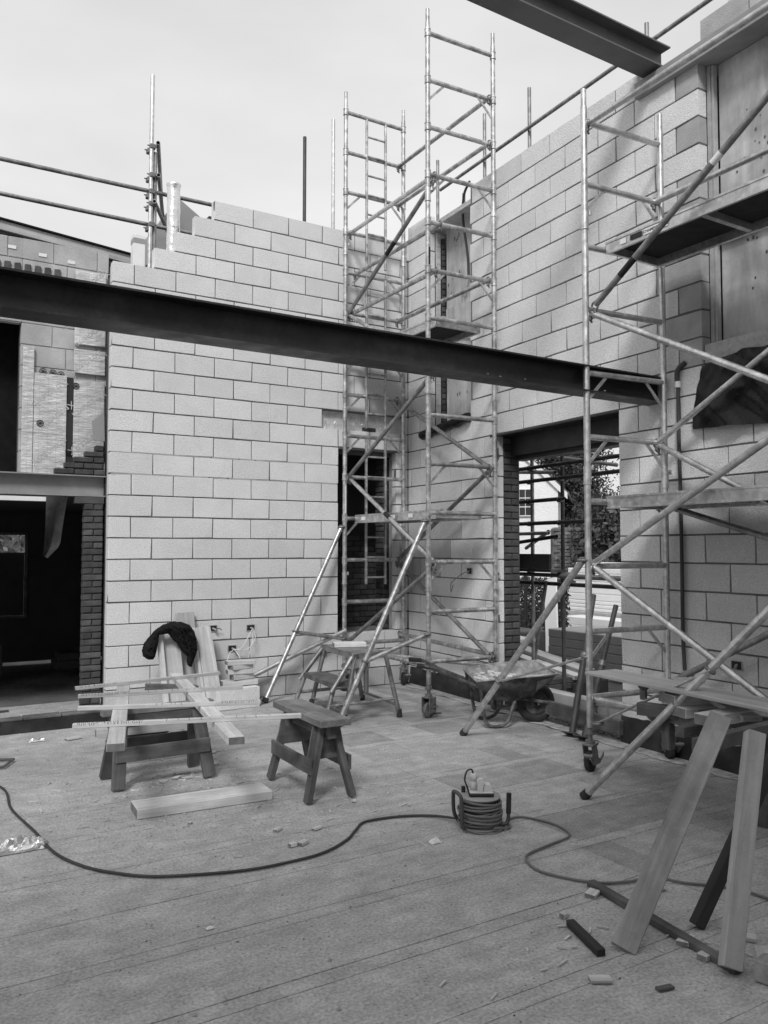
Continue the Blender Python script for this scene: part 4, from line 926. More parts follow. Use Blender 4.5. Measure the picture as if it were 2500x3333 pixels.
# aluminium hop-up bench
hb = thing('hop_up_bench', 'scuffed aluminium step bench with a side step and timber on top, beside the corner tower', 'bench', (2.2, -1.3, 0))
def HB(u, v, z): # u across, v along
    o = V((2.21, -1.27, 0)); dv = V((.10, .995, 0)); du = V((.995, -.10, 0)); return o+du*u+dv*v+V((0, 0, z))
build(MB().prism([HB(-.19, -.42, .60), HB(.19, -.42, .60), HB(.19, .42, .60), HB(-.19, .42, .60)], (0, 0, .05)), 'top', m_tube, hb)
build(MB().prism([HB(-.185, -.415, .652), HB(.185, -.415, .652), HB(.185, .415, .652), HB(-.185, .415, .652)], (0, 0, .006)), 'tread', m_woodm, hb)
build(MB().prism([HB(-.42, -.38, .335), HB(-.17, -.38, .335), HB(-.17, .38, .335), HB(-.42, .38, .335)], (0, 0, .045)), 'side_step', m_woodo, hb)
for v in (-.40, .40):
    for (u0, z0, u1, z1) in ((-.17, .62, -.30, .02), (.17, .62, .30, .02), (-.20, .62, -.44, .30), (-.39, .35, -.50, .02)):
        a = HB(u0, v, z0); b = HB(u1, v*1.12, z1); build(MB().path([a, b], .027, 4), 'leg', m_tube, hb); 
        if z1 < .1: build(MB().path([b+V((0, 0, .05))+(a-b)*.02, b-V((0, 0, .012))], [.026, .03], 8), 'foot', m_rubber, hb)
    build(MB().path([HB(-.46, v*1.08, .17), HB(.26, v*1.08, .19)], .016, 4), 'crossbar', m_alud, hb)
    build(MB().prism([HB(-.20, v*1.05, .66), HB(-.13, v*1.05, .66), HB(-.13, v*1.05, .52), HB(-.22, v*1.05, .50)], HB(0, .012, 0)-HB(0, 0, 0)), 'hinge_plate', m_alu, hb)
build(MB().path([HB(.29, -.42, .12), HB(.29, .42, .12)], .015, 4), 'rail', m_tube, hb); build(MB().path([HB(-.30, -.42, .10), HB(-.30, .42, .10)], .015, 4), 'rail', m_tube, hb)
tag(plank('timber_offcut', HB(-.16, .18, .682), HB(.17, .10, .682), .16, .045, m_wood), 'pale timber offcut lying on top of the aluminium bench', 'offcut')

# wheelbarrow
wr_ = thing('wheelbarrow', 'cement-splashed wheelbarrow in front of the wide opening', 'wheelbarrow', (3.07, -2.47, 0))
BX = [(2.85, .36, .23, .465), (2.97, .27, .26, .485), (3.16, .25, .28, .505), (3.40, .30, .29, .52), (3.58, .43, .28, .53)]   # x, floor z, half width, rim z
tr = MB(); vs = []; yc = -2.47
for x, zf, hw, zr in BX:
    dx = (.03 if x > 3.5 else (-.06 if x < 2.8 else 0))
    for u, f in ((-1.15, 1.), (-1., .75), (-.72, .04), (-.35, 0), (.35, 0), (.72, .04), (1., .75), (1.15, 1.)):
        vs.append(V((x+dx*f, yc+hw*u, zf+(zr-zf)*f+.06*hw*u)))
n = 8
fs = [(i*n+q, i*n+q+1, (i+1)*n+q+1, (i+1)*n+q) for i in range(4) for q in range(7)]
fs += [tuple(range(8))[::-1], tuple(range(4*n, 5*n))]
tr.add(vs, fs, True); to = build(tr, 'tray', m_barrow, wr_)
inn = MB(); inn.add([q+(V((0, 0, .006))+(V((3.2, yc, .6))-q)*.012) for q in vs], [f[::-1] for f in fs[:-2]]+[fs[-1][::-1], fs[-2][::-1]], True); build(inn, 'lining', m_barrowin, wr_)
rim = [vs[k*8] for k in range(5)]+[vs[k*8+7] for k in range(4, -1, -1)]; rimv = [q+V((0, 0, .002)) for q in rim]
build(MB().path(rimv, .011, 8, closed=True), 'rim', m_barrowin, wr_)
for sy, hy in ((-1, -2.74), (1, -2.20)):
    y0 = yc+sy*.2
    build(MB().path(smooth([(2.30, hy+(.06 if sy < 0 else -.05), .60), (2.42, hy+(.03 if sy < 0 else -.02), .585), (2.60, y0+sy*.03, .50), (2.85, y0, .40), (3.05, y0-sy*.02, .30), (3.35, yc+sy*.11, .25), (3.62, yc+sy*.075, .20)], 5), .0175, 10), 'handle', m_barrow, wr_)
    build(MB().path([(2.29, hy+(.06 if sy < 0 else -.05), .601), (2.41, hy+(.035 if sy < 0 else -.02), .588)], .022, 10), 'grip', m_rubber, wr_)
    build(MB().path(smooth([(2.90, y0, .38), (2.92, y0, .2), (2.95, y0-.005, .06), (3.01, y0, .017), (3.08, y0, .017), (3.16, y0, .06), (3.22, y0-sy*.02, .2), (3.26, y0-sy*.03, .30)], 5), .0165, 10), 'leg', m_barrow, wr_)
wc = V((3.50, yc-.0, .195))
wh = build(MB().torus(wc, (0, 1, 0), .145, .048, 32, 12), 'tyre', m_rubber, wr_)
build(MB().lathe([(.02, -.045), (.04, -.03), (.09, -.03), (.115, -.04), (.115, .04), (.09, .03), (.04, .03), (.02, .045)], wc, (0, 1, 0), 24).tube(wc-V((0, .09, 0)), wc+V((0, .09, 0)), .011, 8), 'rim_hub', m_barrow, wr_)
rb = MB(); r = random.Random(9)
for k in range(150):
    x = r.uniform(2.93, 3.36); p = V((x, yc+r.uniform(-.17, .17), .39+r.uniform(0, .09)-.5*abs(x-3.12)*.3)); q = r.uniform(.01, .035)
    rb.box((-q, -q*.5, -q*.35), (q, q*.5, q*.35), .003, Matrix.Translation(p) @ Matrix.Rotation(r.uniform(0, 6), 4, 'Z') @ Matrix.Rotation(r.uniform(-.5, .5), 4, 'X'))
ro = build(rb, 'rubble', m_block, wr_); ro['kind'] = 'stuff'
wr_.rotation_euler[2] = math.radians(-24)

# two dark steel props leaning in the opening
for k, (a, b, lab) in enumerate((((3.33, -3.27, .02), (3.80, -3.10, 1.25), 'dark steel prop leaning on the opening jamb, its base plate flat on the floor'), ((3.30, -3.45, .02), (3.86, -3.32, 1.16), 'dark steel prop leaning beside the other prop in the wide opening, nearer the tower post'))):
    t = thing('steel_prop', lab, 'prop', a); a = V(a); b = V(b); d = (b-a).normalized()
    build(MB().tube(a, a.lerp(b, .55), .030, 14), 'outer_tube', m_tubed, t); build(MB().tube(a.lerp(b, .55), b, .024, 14), 'inner_tube', m_tubed, t); build(MB().tube(a.lerp(b, .53), a.lerp(b, .57), .038, 14), 'collar', m_iron, t)
    X = d.cross(V((0, 0, 1))).normalized(); Y = X.cross(d)
    build(MB().prism([a-X*.075-Y*.075, a+X*.075-Y*.075, a+X*.075+Y*.075, a-X*.075+Y*.075], d*.008), 'base_plate', m_tubed, t)

# ------------------------------------------------------------------ cable reel and leads
rc = V((1.135, -4.72, 0)); re = thing('cable_reel', 'extension cable reel with a pale socket tower standing on the floor', 'cable reel', rc)
coil = MB(); r = random.Random(6)
for k in range(12):
    for q in range(2):
        R0 = .104+.012*q+r.uniform(-.008, .010)+.010*math.sin(k/11*math.pi); tz = r.uniform(-.11, .11); ty = r.uniform(-.11, .11)
        coil.torus(rc+V((r.uniform(-.008, .008), r.uniform(-.008, .008), .03+.0122*k)), (tz, ty, 1), R0, .0066, 30, 6)
coil.torus(rc+V((.0, -.01, .026)), (.02, -.20, 1), .140, .0066, 30, 6); coil.torus(rc+V((.01, .0, .075)), (-.35, .22, 1), .128, .0066, 30, 6)
co_ = build(coil, 'coiled_cable', m_cable2, re); co_['kind'] = 'stuff'
build(MB().lathe([(.0, .02), (.09, .02), (.09, .178), (.122, .18), (.126, .185), (.122, .19), (.0, .19)], rc, (0, 0, 1), 32), 'drum', m_plast, re)
build(MB().lathe([(.0, .0), (.12, .0), (.12, .014), (.0, .016)], rc, (0, 0, 1), 32), 'base_flange', m_plast, re)
rgt2 = V((math.cos(YAW), -math.sin(YAW), 0)); fwd2 = V((math.sin(YAW), math.cos(YAW), 0))
def RC(a, b, z): return rc+rgt2*a-fwd2*b+V((0, 0, z))
build(MB().path(smooth([RC(-.09, .10, .03), RC(-.11, .112, .028), RC(-.12, .108, .06), RC(-.122, .103, .18), RC(-.132, .09, .215), RC(-.158, .03, .22), RC(-.163, .01, .195), RC(-.158, .0, .09), RC(-.13, -.01, .03)], 5), .0115, 10), 'frame_handle', m_tubed, re)
build(MB().path(smooth([RC(.10, .04, .03), RC(.15, .03, .026), RC(.168, .02, .05), RC(.172, .015, .11), RC(.174, .015, .20)], 5), .011, 10), 'frame_foot', m_tubed, re)
build(MB().tube(RC(.171, .016, .085), RC(.175, .014, .205), .0155, 12), 'grip', m_rubber, re); build(MB().tube(RC(-.095, -.06, .18), RC(-.095, -.06, .225), .0125, 10), 'grip', m_rubber, re)
ps = Matrix.Translation(rc) @ Matrix.Rotation(-YAW, 4, 'Z')
build(MB().box((-.07, -.055, .191), (.08, .055, .211), .006, ps), 'socket_base', m_black, re)
build(MB().box((-.066, -.05, .211), (.076, .05, .219), .003, ps), 'socket_plate', m_sock, re)
build(MB().prism([ps @ V(q) for q in ((.02, -.04, .219), (.07, -.04, .219), (.07, -.04, .247), (.058, -.04, .262), (.032, -.04, .262), (.02, -.04, .25))], ps.to_3x3() @ V((0, .06, 0))), 'socket_box', m_sock, re)
build(MB().prism([ps @ V(q) for q in ((-.018, -.048, .219), (.014, -.048, .219), (.014, -.048, .262), (.022, -.048, .272), (.022, -.048, .288), (.012, -.048, .298), (-.01, -.048, .298), (-.02, -.048, .285), (-.02, -.048, .27), (-.018, -.048, .262))], ps.to_3x3() @ V((0, .03, 0))), 'socket_box', m_sock, re)
build(MB().lathe([(.0, .219), (.022, .219), (.022, .262), (.018, .266), (.018, .278), (.0235, .282), (.0225, .312), (.013, .318), (.0, .319)], ps @ V((-.038, .01, 0)), (0, 0, 1), 14), 'plug', m_sock, re)
build(MB().path(smooth([ps @ V((-.038, .01, .31)), ps @ V((-.05, .0, .342)), ps @ V((-.08, -.02, .338)), ps @ V((-.094, -.02, .29)), ps @ V((-.08, -.0, .245)), ps @ V((-.07, .02, .215))], 6), .0055, 8), 'plug_lead', m_cable, re)
lead = thing('extension_lead', 'long dark lead curving across the floor from the left edge to the reel', 'cable', (-.4, -4.6, 0))
build(MB().path(smooth([(-2.3, -.9, .01), (-1.55, -1.7, .01), (-1.251, -2.318, .01), (-1.25, -2.9, .01), (-1.189, -3.434, .01), (-1.15, -3.85, .01), (-1.055, -4.134, .01), (-.92, -4.33, .01), (-.74, -4.484, .01), (-.37, -4.627, .01), (-.1, -4.65, .01), (.12, -4.624, .01), (.32, -4.52, .01), (.45, -4.40, .01), (.574, -4.303, .01), (.8, -4.33, .01), (.98, -4.43, .012), (1.05, -4.6, .03)], 9), .008, 8), 'sheath', m_cable, lead)
lead2 = thing('extension_lead', 'grey lead snaking from the reel to the boards at the lower right', 'cable', (1.2, -5.3, 0))
build(MB().path(smooth([(1.13, -4.86, .03), (1.26, -4.85, .012), (1.33, -4.74, .01), (1.458, -4.743, .01), (1.53, -4.95, .01), (1.469, -5.136, .01), (1.25, -5.19, .01), (1.057, -5.238, .01), (.975, -5.34, .01), (.966, -5.481, .01), (1.084, -5.69, .01), (1.25, -5.78, .01), (1.40, -5.80, .01), (1.47, -5.93, .01), (1.62, -6.10, .01), (1.662, -6.267, .01), (1.7, -6.6, .01), (1.9, -7.2, .01)], 9), .0068, 8), 'sheath', m_cable2, lead2)

# ------------------------------------------------------------------ right-hand bench with timbers
tb = thing('timber_trestle', 'rough timber trestle bench at the right edge under the long plank', 'trestle', (2.1, -5.6, 0))
plank('rail', (1.44, -6.05, .715), (2.30, -5.98, .715), .06, .07, m_woodo, tb); plank('rail', (2.25, -4.98, .645), (2.62, -6.1, .645), .07, .08, m_woodo, tb); plank('rail', (2.35, -5.05, .605), (2.29, -5.62, .605), .05, .06, m_woodo, tb)
plank('cross_rail', (2.0, -5.5, .615), (2.9, -5.45, .615), .06, .06, m_woodo, tb)
for x, y in ((2.95, -5.42), (2.62, -5.62), (2.08, -6.2), (2.55, -6.15)): plank('leg', (x, y, .0), (x, y, .62), .07, .07, m_woodo, tb, (1, 0, 0))
plank('stub', (2.34, -5.14, .40), (2.34, -5.14, .60), .06, .06, m_woodo, tb, (1, 0, 0))
tag(plank('long_plank', (2.47, -4.44, .795), (2.26, -6.55, .795), .29, .022, m_woodd), 'long smooth pale plank lying across the right-hand bench and tower', 'plank')
for a, b, w_, t_, lab in (((2.29, -5.17, .731), (2.74, -5.33, .731), .19, .062, 'pine offcut, upper of the pair stacked under the long plank'), ((2.27, -5.27, .668), (2.74, -5.38, .668), .16, .062, 'pine offcut, lower of the pair stacked under the long plank'), ((2.06, -5.62, .70), (2.62, -5.62, .70), .13, .062, 'pine offcut lying alone on the bench, right of the stacked pair')):
    tag(plank('pine_offcut', a, b, w_, t_, m_wood), lab, 'offcut', 'pine offcuts on the bench')
tag(plank('leaning_plank', (2.33, -5.75, .70), (2.75, -4.9, .78), .12, .03, m_woodd), 'flat pale board lying slanted among the offcuts on the bench', 'board')
bv = thing('bench_vice', 'dark metal clamp head at the end of the bench below the long plank', 'clamp', (2.42, -4.82, .68))
build(MB().lathe([(0, -.02), (.035, -.02), (.04, -.015), (.04, .015), (.035, .02), (0, .02)], (2.44, -4.86, .765), (.6, .8, 0), 18).box((2.43, -4.88, .66), (2.455, -4.83, .75), .004), 'jaw', m_iron, bv)
build(MB().lathe([(0, -.03), (.045, -.03), (.05, -.02), (.05, .02), (.045, .03), (0, .03)], (2.40, -4.98, .59), (.6, .8, 0), 18), 'knob', m_iron, bv); build(MB().box((2.44, -4.9, .755), (2.9, -5.0, .775), .003), 'bar', m_black, bv)
tag(plank('leaning_plank', (.685, -6.25, .008), (1.56, -6.10, .86), .105, .028, m_woodg, None, (-.75, -.6, .5), .002), 'grey planed board leaning on the bench at lower right', 'board')
tag(plank('leaning_plank', (.905, -6.60, .02), (1.36, -6.42, .86), .078, .062, m_woodd, None, (-.5, -.8, .3), .003), 'square pale post leaning on the bench, nearest the right edge', 'post')
tag(plank('leaning_plank', (1.125, -6.275, .01), (1.62, -6.38, .78), .055, .05, m_woodk, None, (-.3, -1, 0)), 'black charred timber leaning behind the square pale post', 'post')
tag(plank('floor_batten', (1.06, -5.70, .016), (.93, -6.62, .016), .048, .03, m_woodo), 'long dark batten lying on the floor behind the leaning boards', 'batten')
tag(plank('floor_batten', (.66, -5.965, .016), (.572, -6.235, .016), .04, .03, m_woodk), 'short black offcut of batten on the floor at lower right', 'batten')
tag(plank('floor_timber', (.94, -6.72, .045), (1.35, -6.64, .045), .07, .08, m_woodg), 'broken grey timber lying behind the bucket at the right edge', 'timber')
bk = thing('bucket', 'grey plastic bucket cut by the right edge of the picture', 'bucket', (1.17, -6.83, 0))
build(MB().lathe([(.0, .004), (.105, .004), (.108, .0), (.128, .24), (.14, .245), (.142, .262), (.134, .266), (.124, .25), (.102, .012), (.0, .012)], (1.17, -6.83, 0), (0, 0, 1), 32), 'body', m_plast, bk)
build(MB().path(smooth([(1.17+.138*math.cos(a), -6.83+.138*math.sin(a), .25-.1*math.sin(a*1.0+2)) for a in (3.4, 3.9, 4.4, 4.9, 5.4)], 5), .004, 6), 'handle', m_tube, bk)
# floor scraps: each one its own piece
SC = [(.055, -4.149, .06, .035, .014, .6, 'pale wood chip lying alone left of the dark lead'), (.266, -4.251, .07, .03, .014, .3, 'slim pale wood chip nearest the lead bend'), (.02, -4.43, .045, .035, .02, .2, 'small cube-like wood chip inside the lead curve'), (.085, -4.43, .065, .04, .018, .5, 'dark-edged wood chip beside the small cube'),
      (.888, -6.13, .10, .055, .01, 1.1, 'thin pale sliver standing behind the grey leaning board'), (.982, -5.789, .075, .055, .018, .4, 'pale offcut by the far end of the dark batten'), (.693, -5.892, .035, .03, .022, .2, 'small pale nub left of the black offcut'), (.424, -6.37, .085, .05, .012, 2.6, 'pale split offcut low on the floor near the bottom edge'),
      (.59, -6.542, .07, .03, .01, 2.9, 'dark bark scrap low on the floor below the leaning boards'), (.97, -6.34, .09, .055, .02, .3, 'flat pale offcut beside the dark batten, left one'), (.93, -6.47, .07, .045, .022, .1, 'flat pale offcut touching the foot of the square post'), (1.02, -6.70, .055, .05, .05, .9, 'mitred wedge offcut standing before the bucket'),
      (1.22, -6.46, .07, .05, .016, 2.2, 'cut tile-like offcut behind the square post'), (-.23, -2.78, .06, .04, .012, .3, 'wood chip under the left sawhorse, nearest its left legs'), (-.05, -2.62, .09, .05, .01, .1, 'thin wood chip under the middle of the left sawhorse'), (-.12, -2.74, .07, .05, .012, .8, 'wood chip lying between two others under the left sawhorse'), (-.05, -2.78, .08, .04, .012, .15, 'wood chip under the left sawhorse, nearest its right legs'), (.24, -2.52, .08, .05, .012, .5, 'chip beside the right legs of the left sawhorse'),
      (.36, -2.15, .07, .05, .012, .1, 'square chip on the floor between the two sawhorses'), (-.52, -1.05, .13, .06, .018, .25, 'pale strip offcut lying at the foot of the dark kerb'), (.52, -3.72, .05, .03, .008, .4, 'tiny chip beside the bare sawhorse near leg'), (.72, -3.9, .05, .03, .01, 1.0, 'tiny chip in front of the bare sawhorse'), (-.35, -3.75, .03, .02, .01, .5, 'tiny crumb in front of the flat board')]
for k, (x, y, L, W_, h, a, lab) in enumerate(SC):
    d = V((math.cos(a), math.sin(a), 0))*L/2; p = V((x, y, h/2+.003))
    if 'wedge' in lab: s = MB().prism([p-d+V((0, 0, -h/2)), p+d+V((0, 0, -h/2)), p+d+V((0, 0, h*1.6))], V((-math.sin(a), math.cos(a), 0))*W_); tag(build(s, 'wood_scrap', m_wood), lab, 'offcut', 'wood scraps on the floor')
    elif 'sliver' in lab: tag(plank('wood_scrap', p-V((0, .0, .0)), p+V((.03, .03, .09)), .04, .012, m_wood, None, (-1, -.4, 0)), lab, 'offcut', 'wood scraps on the floor')
    else: tag(plank('wood_scrap', p-d, p+d, W_, h, m_woodo if 'bark' in lab else m_wood, None, (random.uniform(-.15, .15), random.uniform(-.15, .15), 1), .002), lab, 'offcut', 'wood scraps on the floor')
def crumple(name, c, sx, sy, sz, m, lab, cat, seed, n=10):
    s = MB(); vs = []; r = random.Random(seed)
    for i in range(n+1):
        for j in range(n+1):
            u = i/n*2-1; v = j/n*2-1; e = 1+.25*noise.noise((u*2, v*2, seed))
            vs.append(V((c[0]+sx*u*e, c[1]+sy*v*e, .004+sz*max(0, .5+noise.noise((u*2.6+seed, v*2.6, 0))*.9+.35*noise.noise((u*7, v*7, seed)))*max(0, 1-max(abs(u), abs(v))**4))))
    s.add(vs, [(i*(n+1)+j, (i+1)*(n+1)+j, (i+1)*(n+1)+j+1, i*(n+1)+j+1) for i in range(n) for j in range(n)])
    return tag(build(s, name, m), lab, cat)
crumple('foil_scrap', (-1.32, -3.66), .16, .075, .07, m_foil2, 'crumpled silver foil scrap on the floor at the left edge', 'foil', 3, 16)
crumple('paper_scrap', (.745, -4.80), .035, .025, .03, m_white, 'scrap of white paper on the floor left of the reel', 'paper', 5, 6)
crumple('sack_scrap', (1.28, -5.90), .06, .04, .035, m_dust, 'crumpled dusty sack scrap behind the grey leaning board', 'scrap', 8, 8)
crumple('foil_scrap', (-.80, -.95), .07, .03, .025, m_foil2, 'small scrap of foil at the foot of the dark kerb', 'foil', 9, 8)
cl2 = crumple('foil_scrap', (-.72, -5.15), .02, .012, .012, m_white, 'tiny white scrap low on the open floor', 'scrap', 4, 4)
tr_ = thing('paint_tray', 'dark tray frame lying on the floor cut by the left edge', 'tray', (-1.2, -1.66, 0))
build(MB().path([(-1.40, -1.75, .02), (-1.17, -1.80, .02), (-1.07, -1.60, .02), (-1.25, -1.52, .02)], .012, 4, closed=True).path([(-1.40, -1.74, .075), (-1.30, -1.53, .11)], .012, 4), 'frame', m_iron, tr_)
# splinters and shavings swept about the work area
spl = MB(); r = random.Random(61)
for k in range(130):
    cx_, cy_, sd_ = r.choice(((-.2, -2.8, .45), (-.2, -2.8, .45), (.6, -3.7, .5), (.9, -6.2, .45), (.3, -4.4, .5))); p = V((r.gauss(cx_, sd_), r.gauss(cy_, sd_*.6), .004)); L = r.uniform(.008, .035)
    spl.box((-L, -r.uniform(.0015, .005), -.003), (L, r.uniform(.0015, .005), .002+r.uniform(0, .004)), 0, Matrix.Translation(p) @ Matrix.Rotation(r.uniform(0, 6.3), 4, 'Z') @ Matrix.Rotation(r.uniform(-.1, .1), 4, 'Y'))
so2 = build(spl, 'wood_splinters', m_wood); so2['kind'] = 'stuff'; so2['label'] = 'pale wood splinters scattered about the sawhorses'; so2['category'] = 'splinters'
# grit and sawdust
gr = MB(); r = random.Random(21)
for k in range(4200):
    x = r.uniform(-1.9, 3.3); y = r.uniform(-7.6, -.4); 
    if r.random() < .45: x = r.gauss(-.2, .5); y = r.gauss(-3.0, .6)
    q = r.uniform(.0015, .0055) if r.random() < .93 else r.uniform(.006, .011)
    a = r.uniform(0, 6.3); c = V((x, y, .0015)); d = V((math.cos(a), math.sin(a), 0))*q*r.uniform(.8, 2.2); e = V((-math.sin(a), math.cos(a), 0))*q
    gr.add([c-d, c-e, c+d, c+e, c+V((0, 0, q*.9))], [(0, 1, 4), (1, 2, 4), (2, 3, 4), (3, 0, 4)])
go = build(gr, 'floor_grit', m_dust); go['kind'] = 'stuff'; go['label'] = 'scattered grit and sawdust crumbs over the dusty floor'; go['category'] = 'grit'

gr = MB(); r = random.Random(23)
for k in range(420):
    x = r.uniform(-1.9, 3.3); y = r.uniform(-7.4, -.4); q = r.uniform(.002, .006)
    a = r.uniform(0, 6.3); c = V((x, y, .0012)); d = V((math.cos(a), math.sin(a), 0))*q*r.uniform(.8, 1.8); e = V((-math.sin(a), math.cos(a), 0))*q*.7
    gr.add([c-d, c-e, c+d, c+e, c+V((0, 0, q*.8))], [(0, 1, 4), (1, 2, 4), (2, 3, 4), (3, 0, 4)])
go = build(gr, 'dark_crumbs', m_woodo); go['kind'] = 'stuff'; go['label'] = 'dark dirt crumbs trodden over the floor'; go['category'] = 'grit'

# ------------------------------------------------------------------ outside, beyond the wide opening
def leaf_cloud(s, pts, size, r, flat=.5):
    for c in pts:
        n = V((r.gauss(0, 1), r.gauss(0, 1), r.gauss(0, 1)+.4)).normalized(); u = n.orthogonal().normalized(); u = Quaternion(n, r.uniform(0, 6.3)) @ u; v = n.cross(u); q = size*r.uniform(.6, 1.4)
        s.add([c-u*q, c-v*q*flat, c+u*q, c+v*q*flat], [(0, 1, 2, 3)])
hs = thing('white_house', 'white rendered gabled house with a small paned window beyond the scaffold', 'house', (16., 10.14, -.12))
HR = Matrix.Translation((16., 10.14, 0)) @ Matrix.Rotation(math.radians(44), 4, 'Z') @ Matrix.Translation((-16., -10.14, 0))
gbl = [(16., 10.14, -.12), (16., 17., -.12), (16., 17., 3.66), (16., 13.6, 6.9), (16., 10.14, 3.55)]
build(MB().prism(gbl[::-1], (6, 0, 0), HR), 'wall', m_render, hs)
bd = MB()
for a, b in (((15.9, 9.85, 3.25), (15.9, 13.6, 6.98)), ((15.9, 17.3, 3.25), (15.9, 13.6, 6.98))):
    a = V(a); b = V(b); d = (b-a).normalized(); nrm = V((1, 0, 0)).cross(d); bd.prism([a, b, b+V((0, 0, .2)), a+V((0, 0, .2))], (.08, 0, 0), HR)
rfo = build(bd, 'barge_board', m_white, hs)
build(MB().prism([(15.95, 9.8, 3.46), (15.95, 13.6, 7.2), (15.95, 17.4, 3.46), (15.95, 17.4, 3.36), (15.95, 13.6, 7.08), (15.95, 9.8, 3.36)], (6.2, 0, 0), HR), 'roof', m_tile, hs)
wn_ = build(MB().box((15.93, 10.93, 2.72), (16.0, 11.36, 3.60), .01, HR), 'window', m_white, hs)
for yy in (10.965, 11.155):
    for zz in (2.77, 3.05, 3.33): build(MB().box((15.915, yy, zz), (15.928, yy+.17, zz+.24), 0, HR), 'pane', m_glass, wn_)
GW = Matrix.Translation((CAMPOS.x+19*math.sin(YAW), CAMPOS.y+19*math.cos(YAW), 0)) @ Matrix.Rotation(-YAW, 4, 'Z')     # local x to the right, y away
gw = thing('garden_wall', 'ivy-topped old stone garden wall beyond the scaffold', 'wall', GW @ V((6, 0, -.12)))
build(MB().box((3.95, .02, -.12), (9, .4, 2.2), .05, GW), 'stonework', m_tile, gw)
r = random.Random(31); ws = MB()
for k in range(27):
    for j in range(30):
        x = 3.95+j*.165+(k % 2)*.08; z = -.06+k*.083
        ws.box((x+.006, -.02+r.uniform(0, .03), z+.005), (x+.155+r.uniform(-.01, .005), .03, z+.076), .012, GW)
so_ = build(ws, 'stones', m_tile, gw); so_['kind'] = 'stuff'
iv = thing('ivy_plant', 'ragged leafy climber growing over the stone garden wall at the right of the opening', 'ivy', GW @ V((5.2, -.2, -.12)))
s = MB(); pts = []
for k in range(2600):
    x = r.gauss(5.3, .5); z = r.uniform(.6, 2.75) if abs(x-5.3) < .35 else r.uniform(.8, 2.2)
    if 4.0 < x < 7 and noise.noise((x*2.3, z*2.3, 5)) > -.05: pts.append(GW @ V((x, -.08-abs(r.gauss(0, .14)), z)))
leaf_cloud(s, pts, .06, r, .7); build(s, 'leaves', m_leaf2, iv)
st = MB()
for k in range(8):
    x = r.uniform(4.7, 6); st.path(smooth([GW @ V((x+r.uniform(-.2, .2)*q, -.1, .0+q*.6)) for q in range(5)], 3), .014, 5)
build(st, 'stems', m_bark, iv)
def tree(name, lab, base, h, cr, rad, seed, n, ls, low=.25):
    t = thing(name, lab, 'tree', base); r = random.Random(seed); B = V(base); tk = MB()
    tk.path(smooth([B, B+V((.1, .1, h*.3)), B+V((-.1, .2, h*.6)), B+V((0, 0, h*.92))], 4), [rad*.09*(1-.07*q) for q in range(13)], 8)
    cl = []
    for k in range(cr):
        a = r.uniform(0, 6.3); f = r.random(); z = h*(low+(1-low)*f); R = rad*(1-f*.75)*r.uniform(.35, 1.05); e = B+V((R*math.cos(a), R*math.sin(a), z)); cl.append((e, rad*r.uniform(.14, .3)))
        tk.path(smooth([B+V((0, 0, z-h*.1)), (B+V((0, 0, z))+e)/2+V((0, 0, .15)), e], 3), [.05, .045, .04, .035, .03, .022, .015], 5)
    build(tk, 'trunk', m_bark, t); s = MB()
    per = n//cr
    for e, q in cl:
        leaf_cloud(s, [e+V((r.gauss(0, q), r.gauss(0, q), r.gauss(0, q*.5)-.12*abs(r.gauss(0, 1)))) for _ in range(per)], ls, r, .4)
    build(s, 'crown', m_leaf, t); return t
def gp(dist, right): return V((CAMPOS.x+dist*math.sin(YAW)+right*math.cos(YAW), CAMPOS.y+dist*math.cos(YAW)-right*math.sin(YAW), -.12))
tree('yew_tree', 'large dark tree beyond the scaffold right of the white house', gp(31, 7.0), 7.8, 150, 2.0, 41, 48000, .07, .10)
tree('hedge_tree', 'low dark bush behind the garden wall under the big tree', gp(25, 6.9), 3.4, 40, 1.5, 43, 7000, .07)
tree('climber_tree', 'leafy climber against the white house wall near its window', HR @ V((15.7, 11.9, -.12)), 3.4, 12, .5, 47, 700, .05, .4)
fe = thing('mesh_fence', 'dark wire mesh fence thick with creeper beyond the scaffold', 'fence', (8.6, 3.0, -.12))
s = MB()
for k in range(34): s.tube((8.6, 2.3+k*.06, -.12), (8.6, 2.3+k*.06, 1.12), .006, 4)
for k in range(9): s.tube((8.6, 2.28, -.05+k*.14), (8.6, 4.3, -.05+k*.14), .006, 4)
mo = build(s, 'wire_mesh', m_tubed, fe); mo['kind'] = 'stuff'
for y in (2.3, 3.3, 4.2): build(MB().box((8.57, y-.03, -.12), (8.63, y+.03, 1.2), .004), 'post', m_woodk, fe)
s = MB(); pts = [V((8.72+r.gauss(0, .05), r.uniform(2.3, 4.35), r.uniform(-.1, 1.14))) for _ in range(7000)]; leaf_cloud(s, pts, .034, r); build(s, 'creeper', m_leaf, fe)
tag(plank('leaning_sheet', (8.1, 2.05, -.1), (8.45, 2.45, 1.15), .30, .03, m_white, None, (-1, 0, .2)), 'pale narrow sheet leaning on the mesh fence outside', 'sheet')
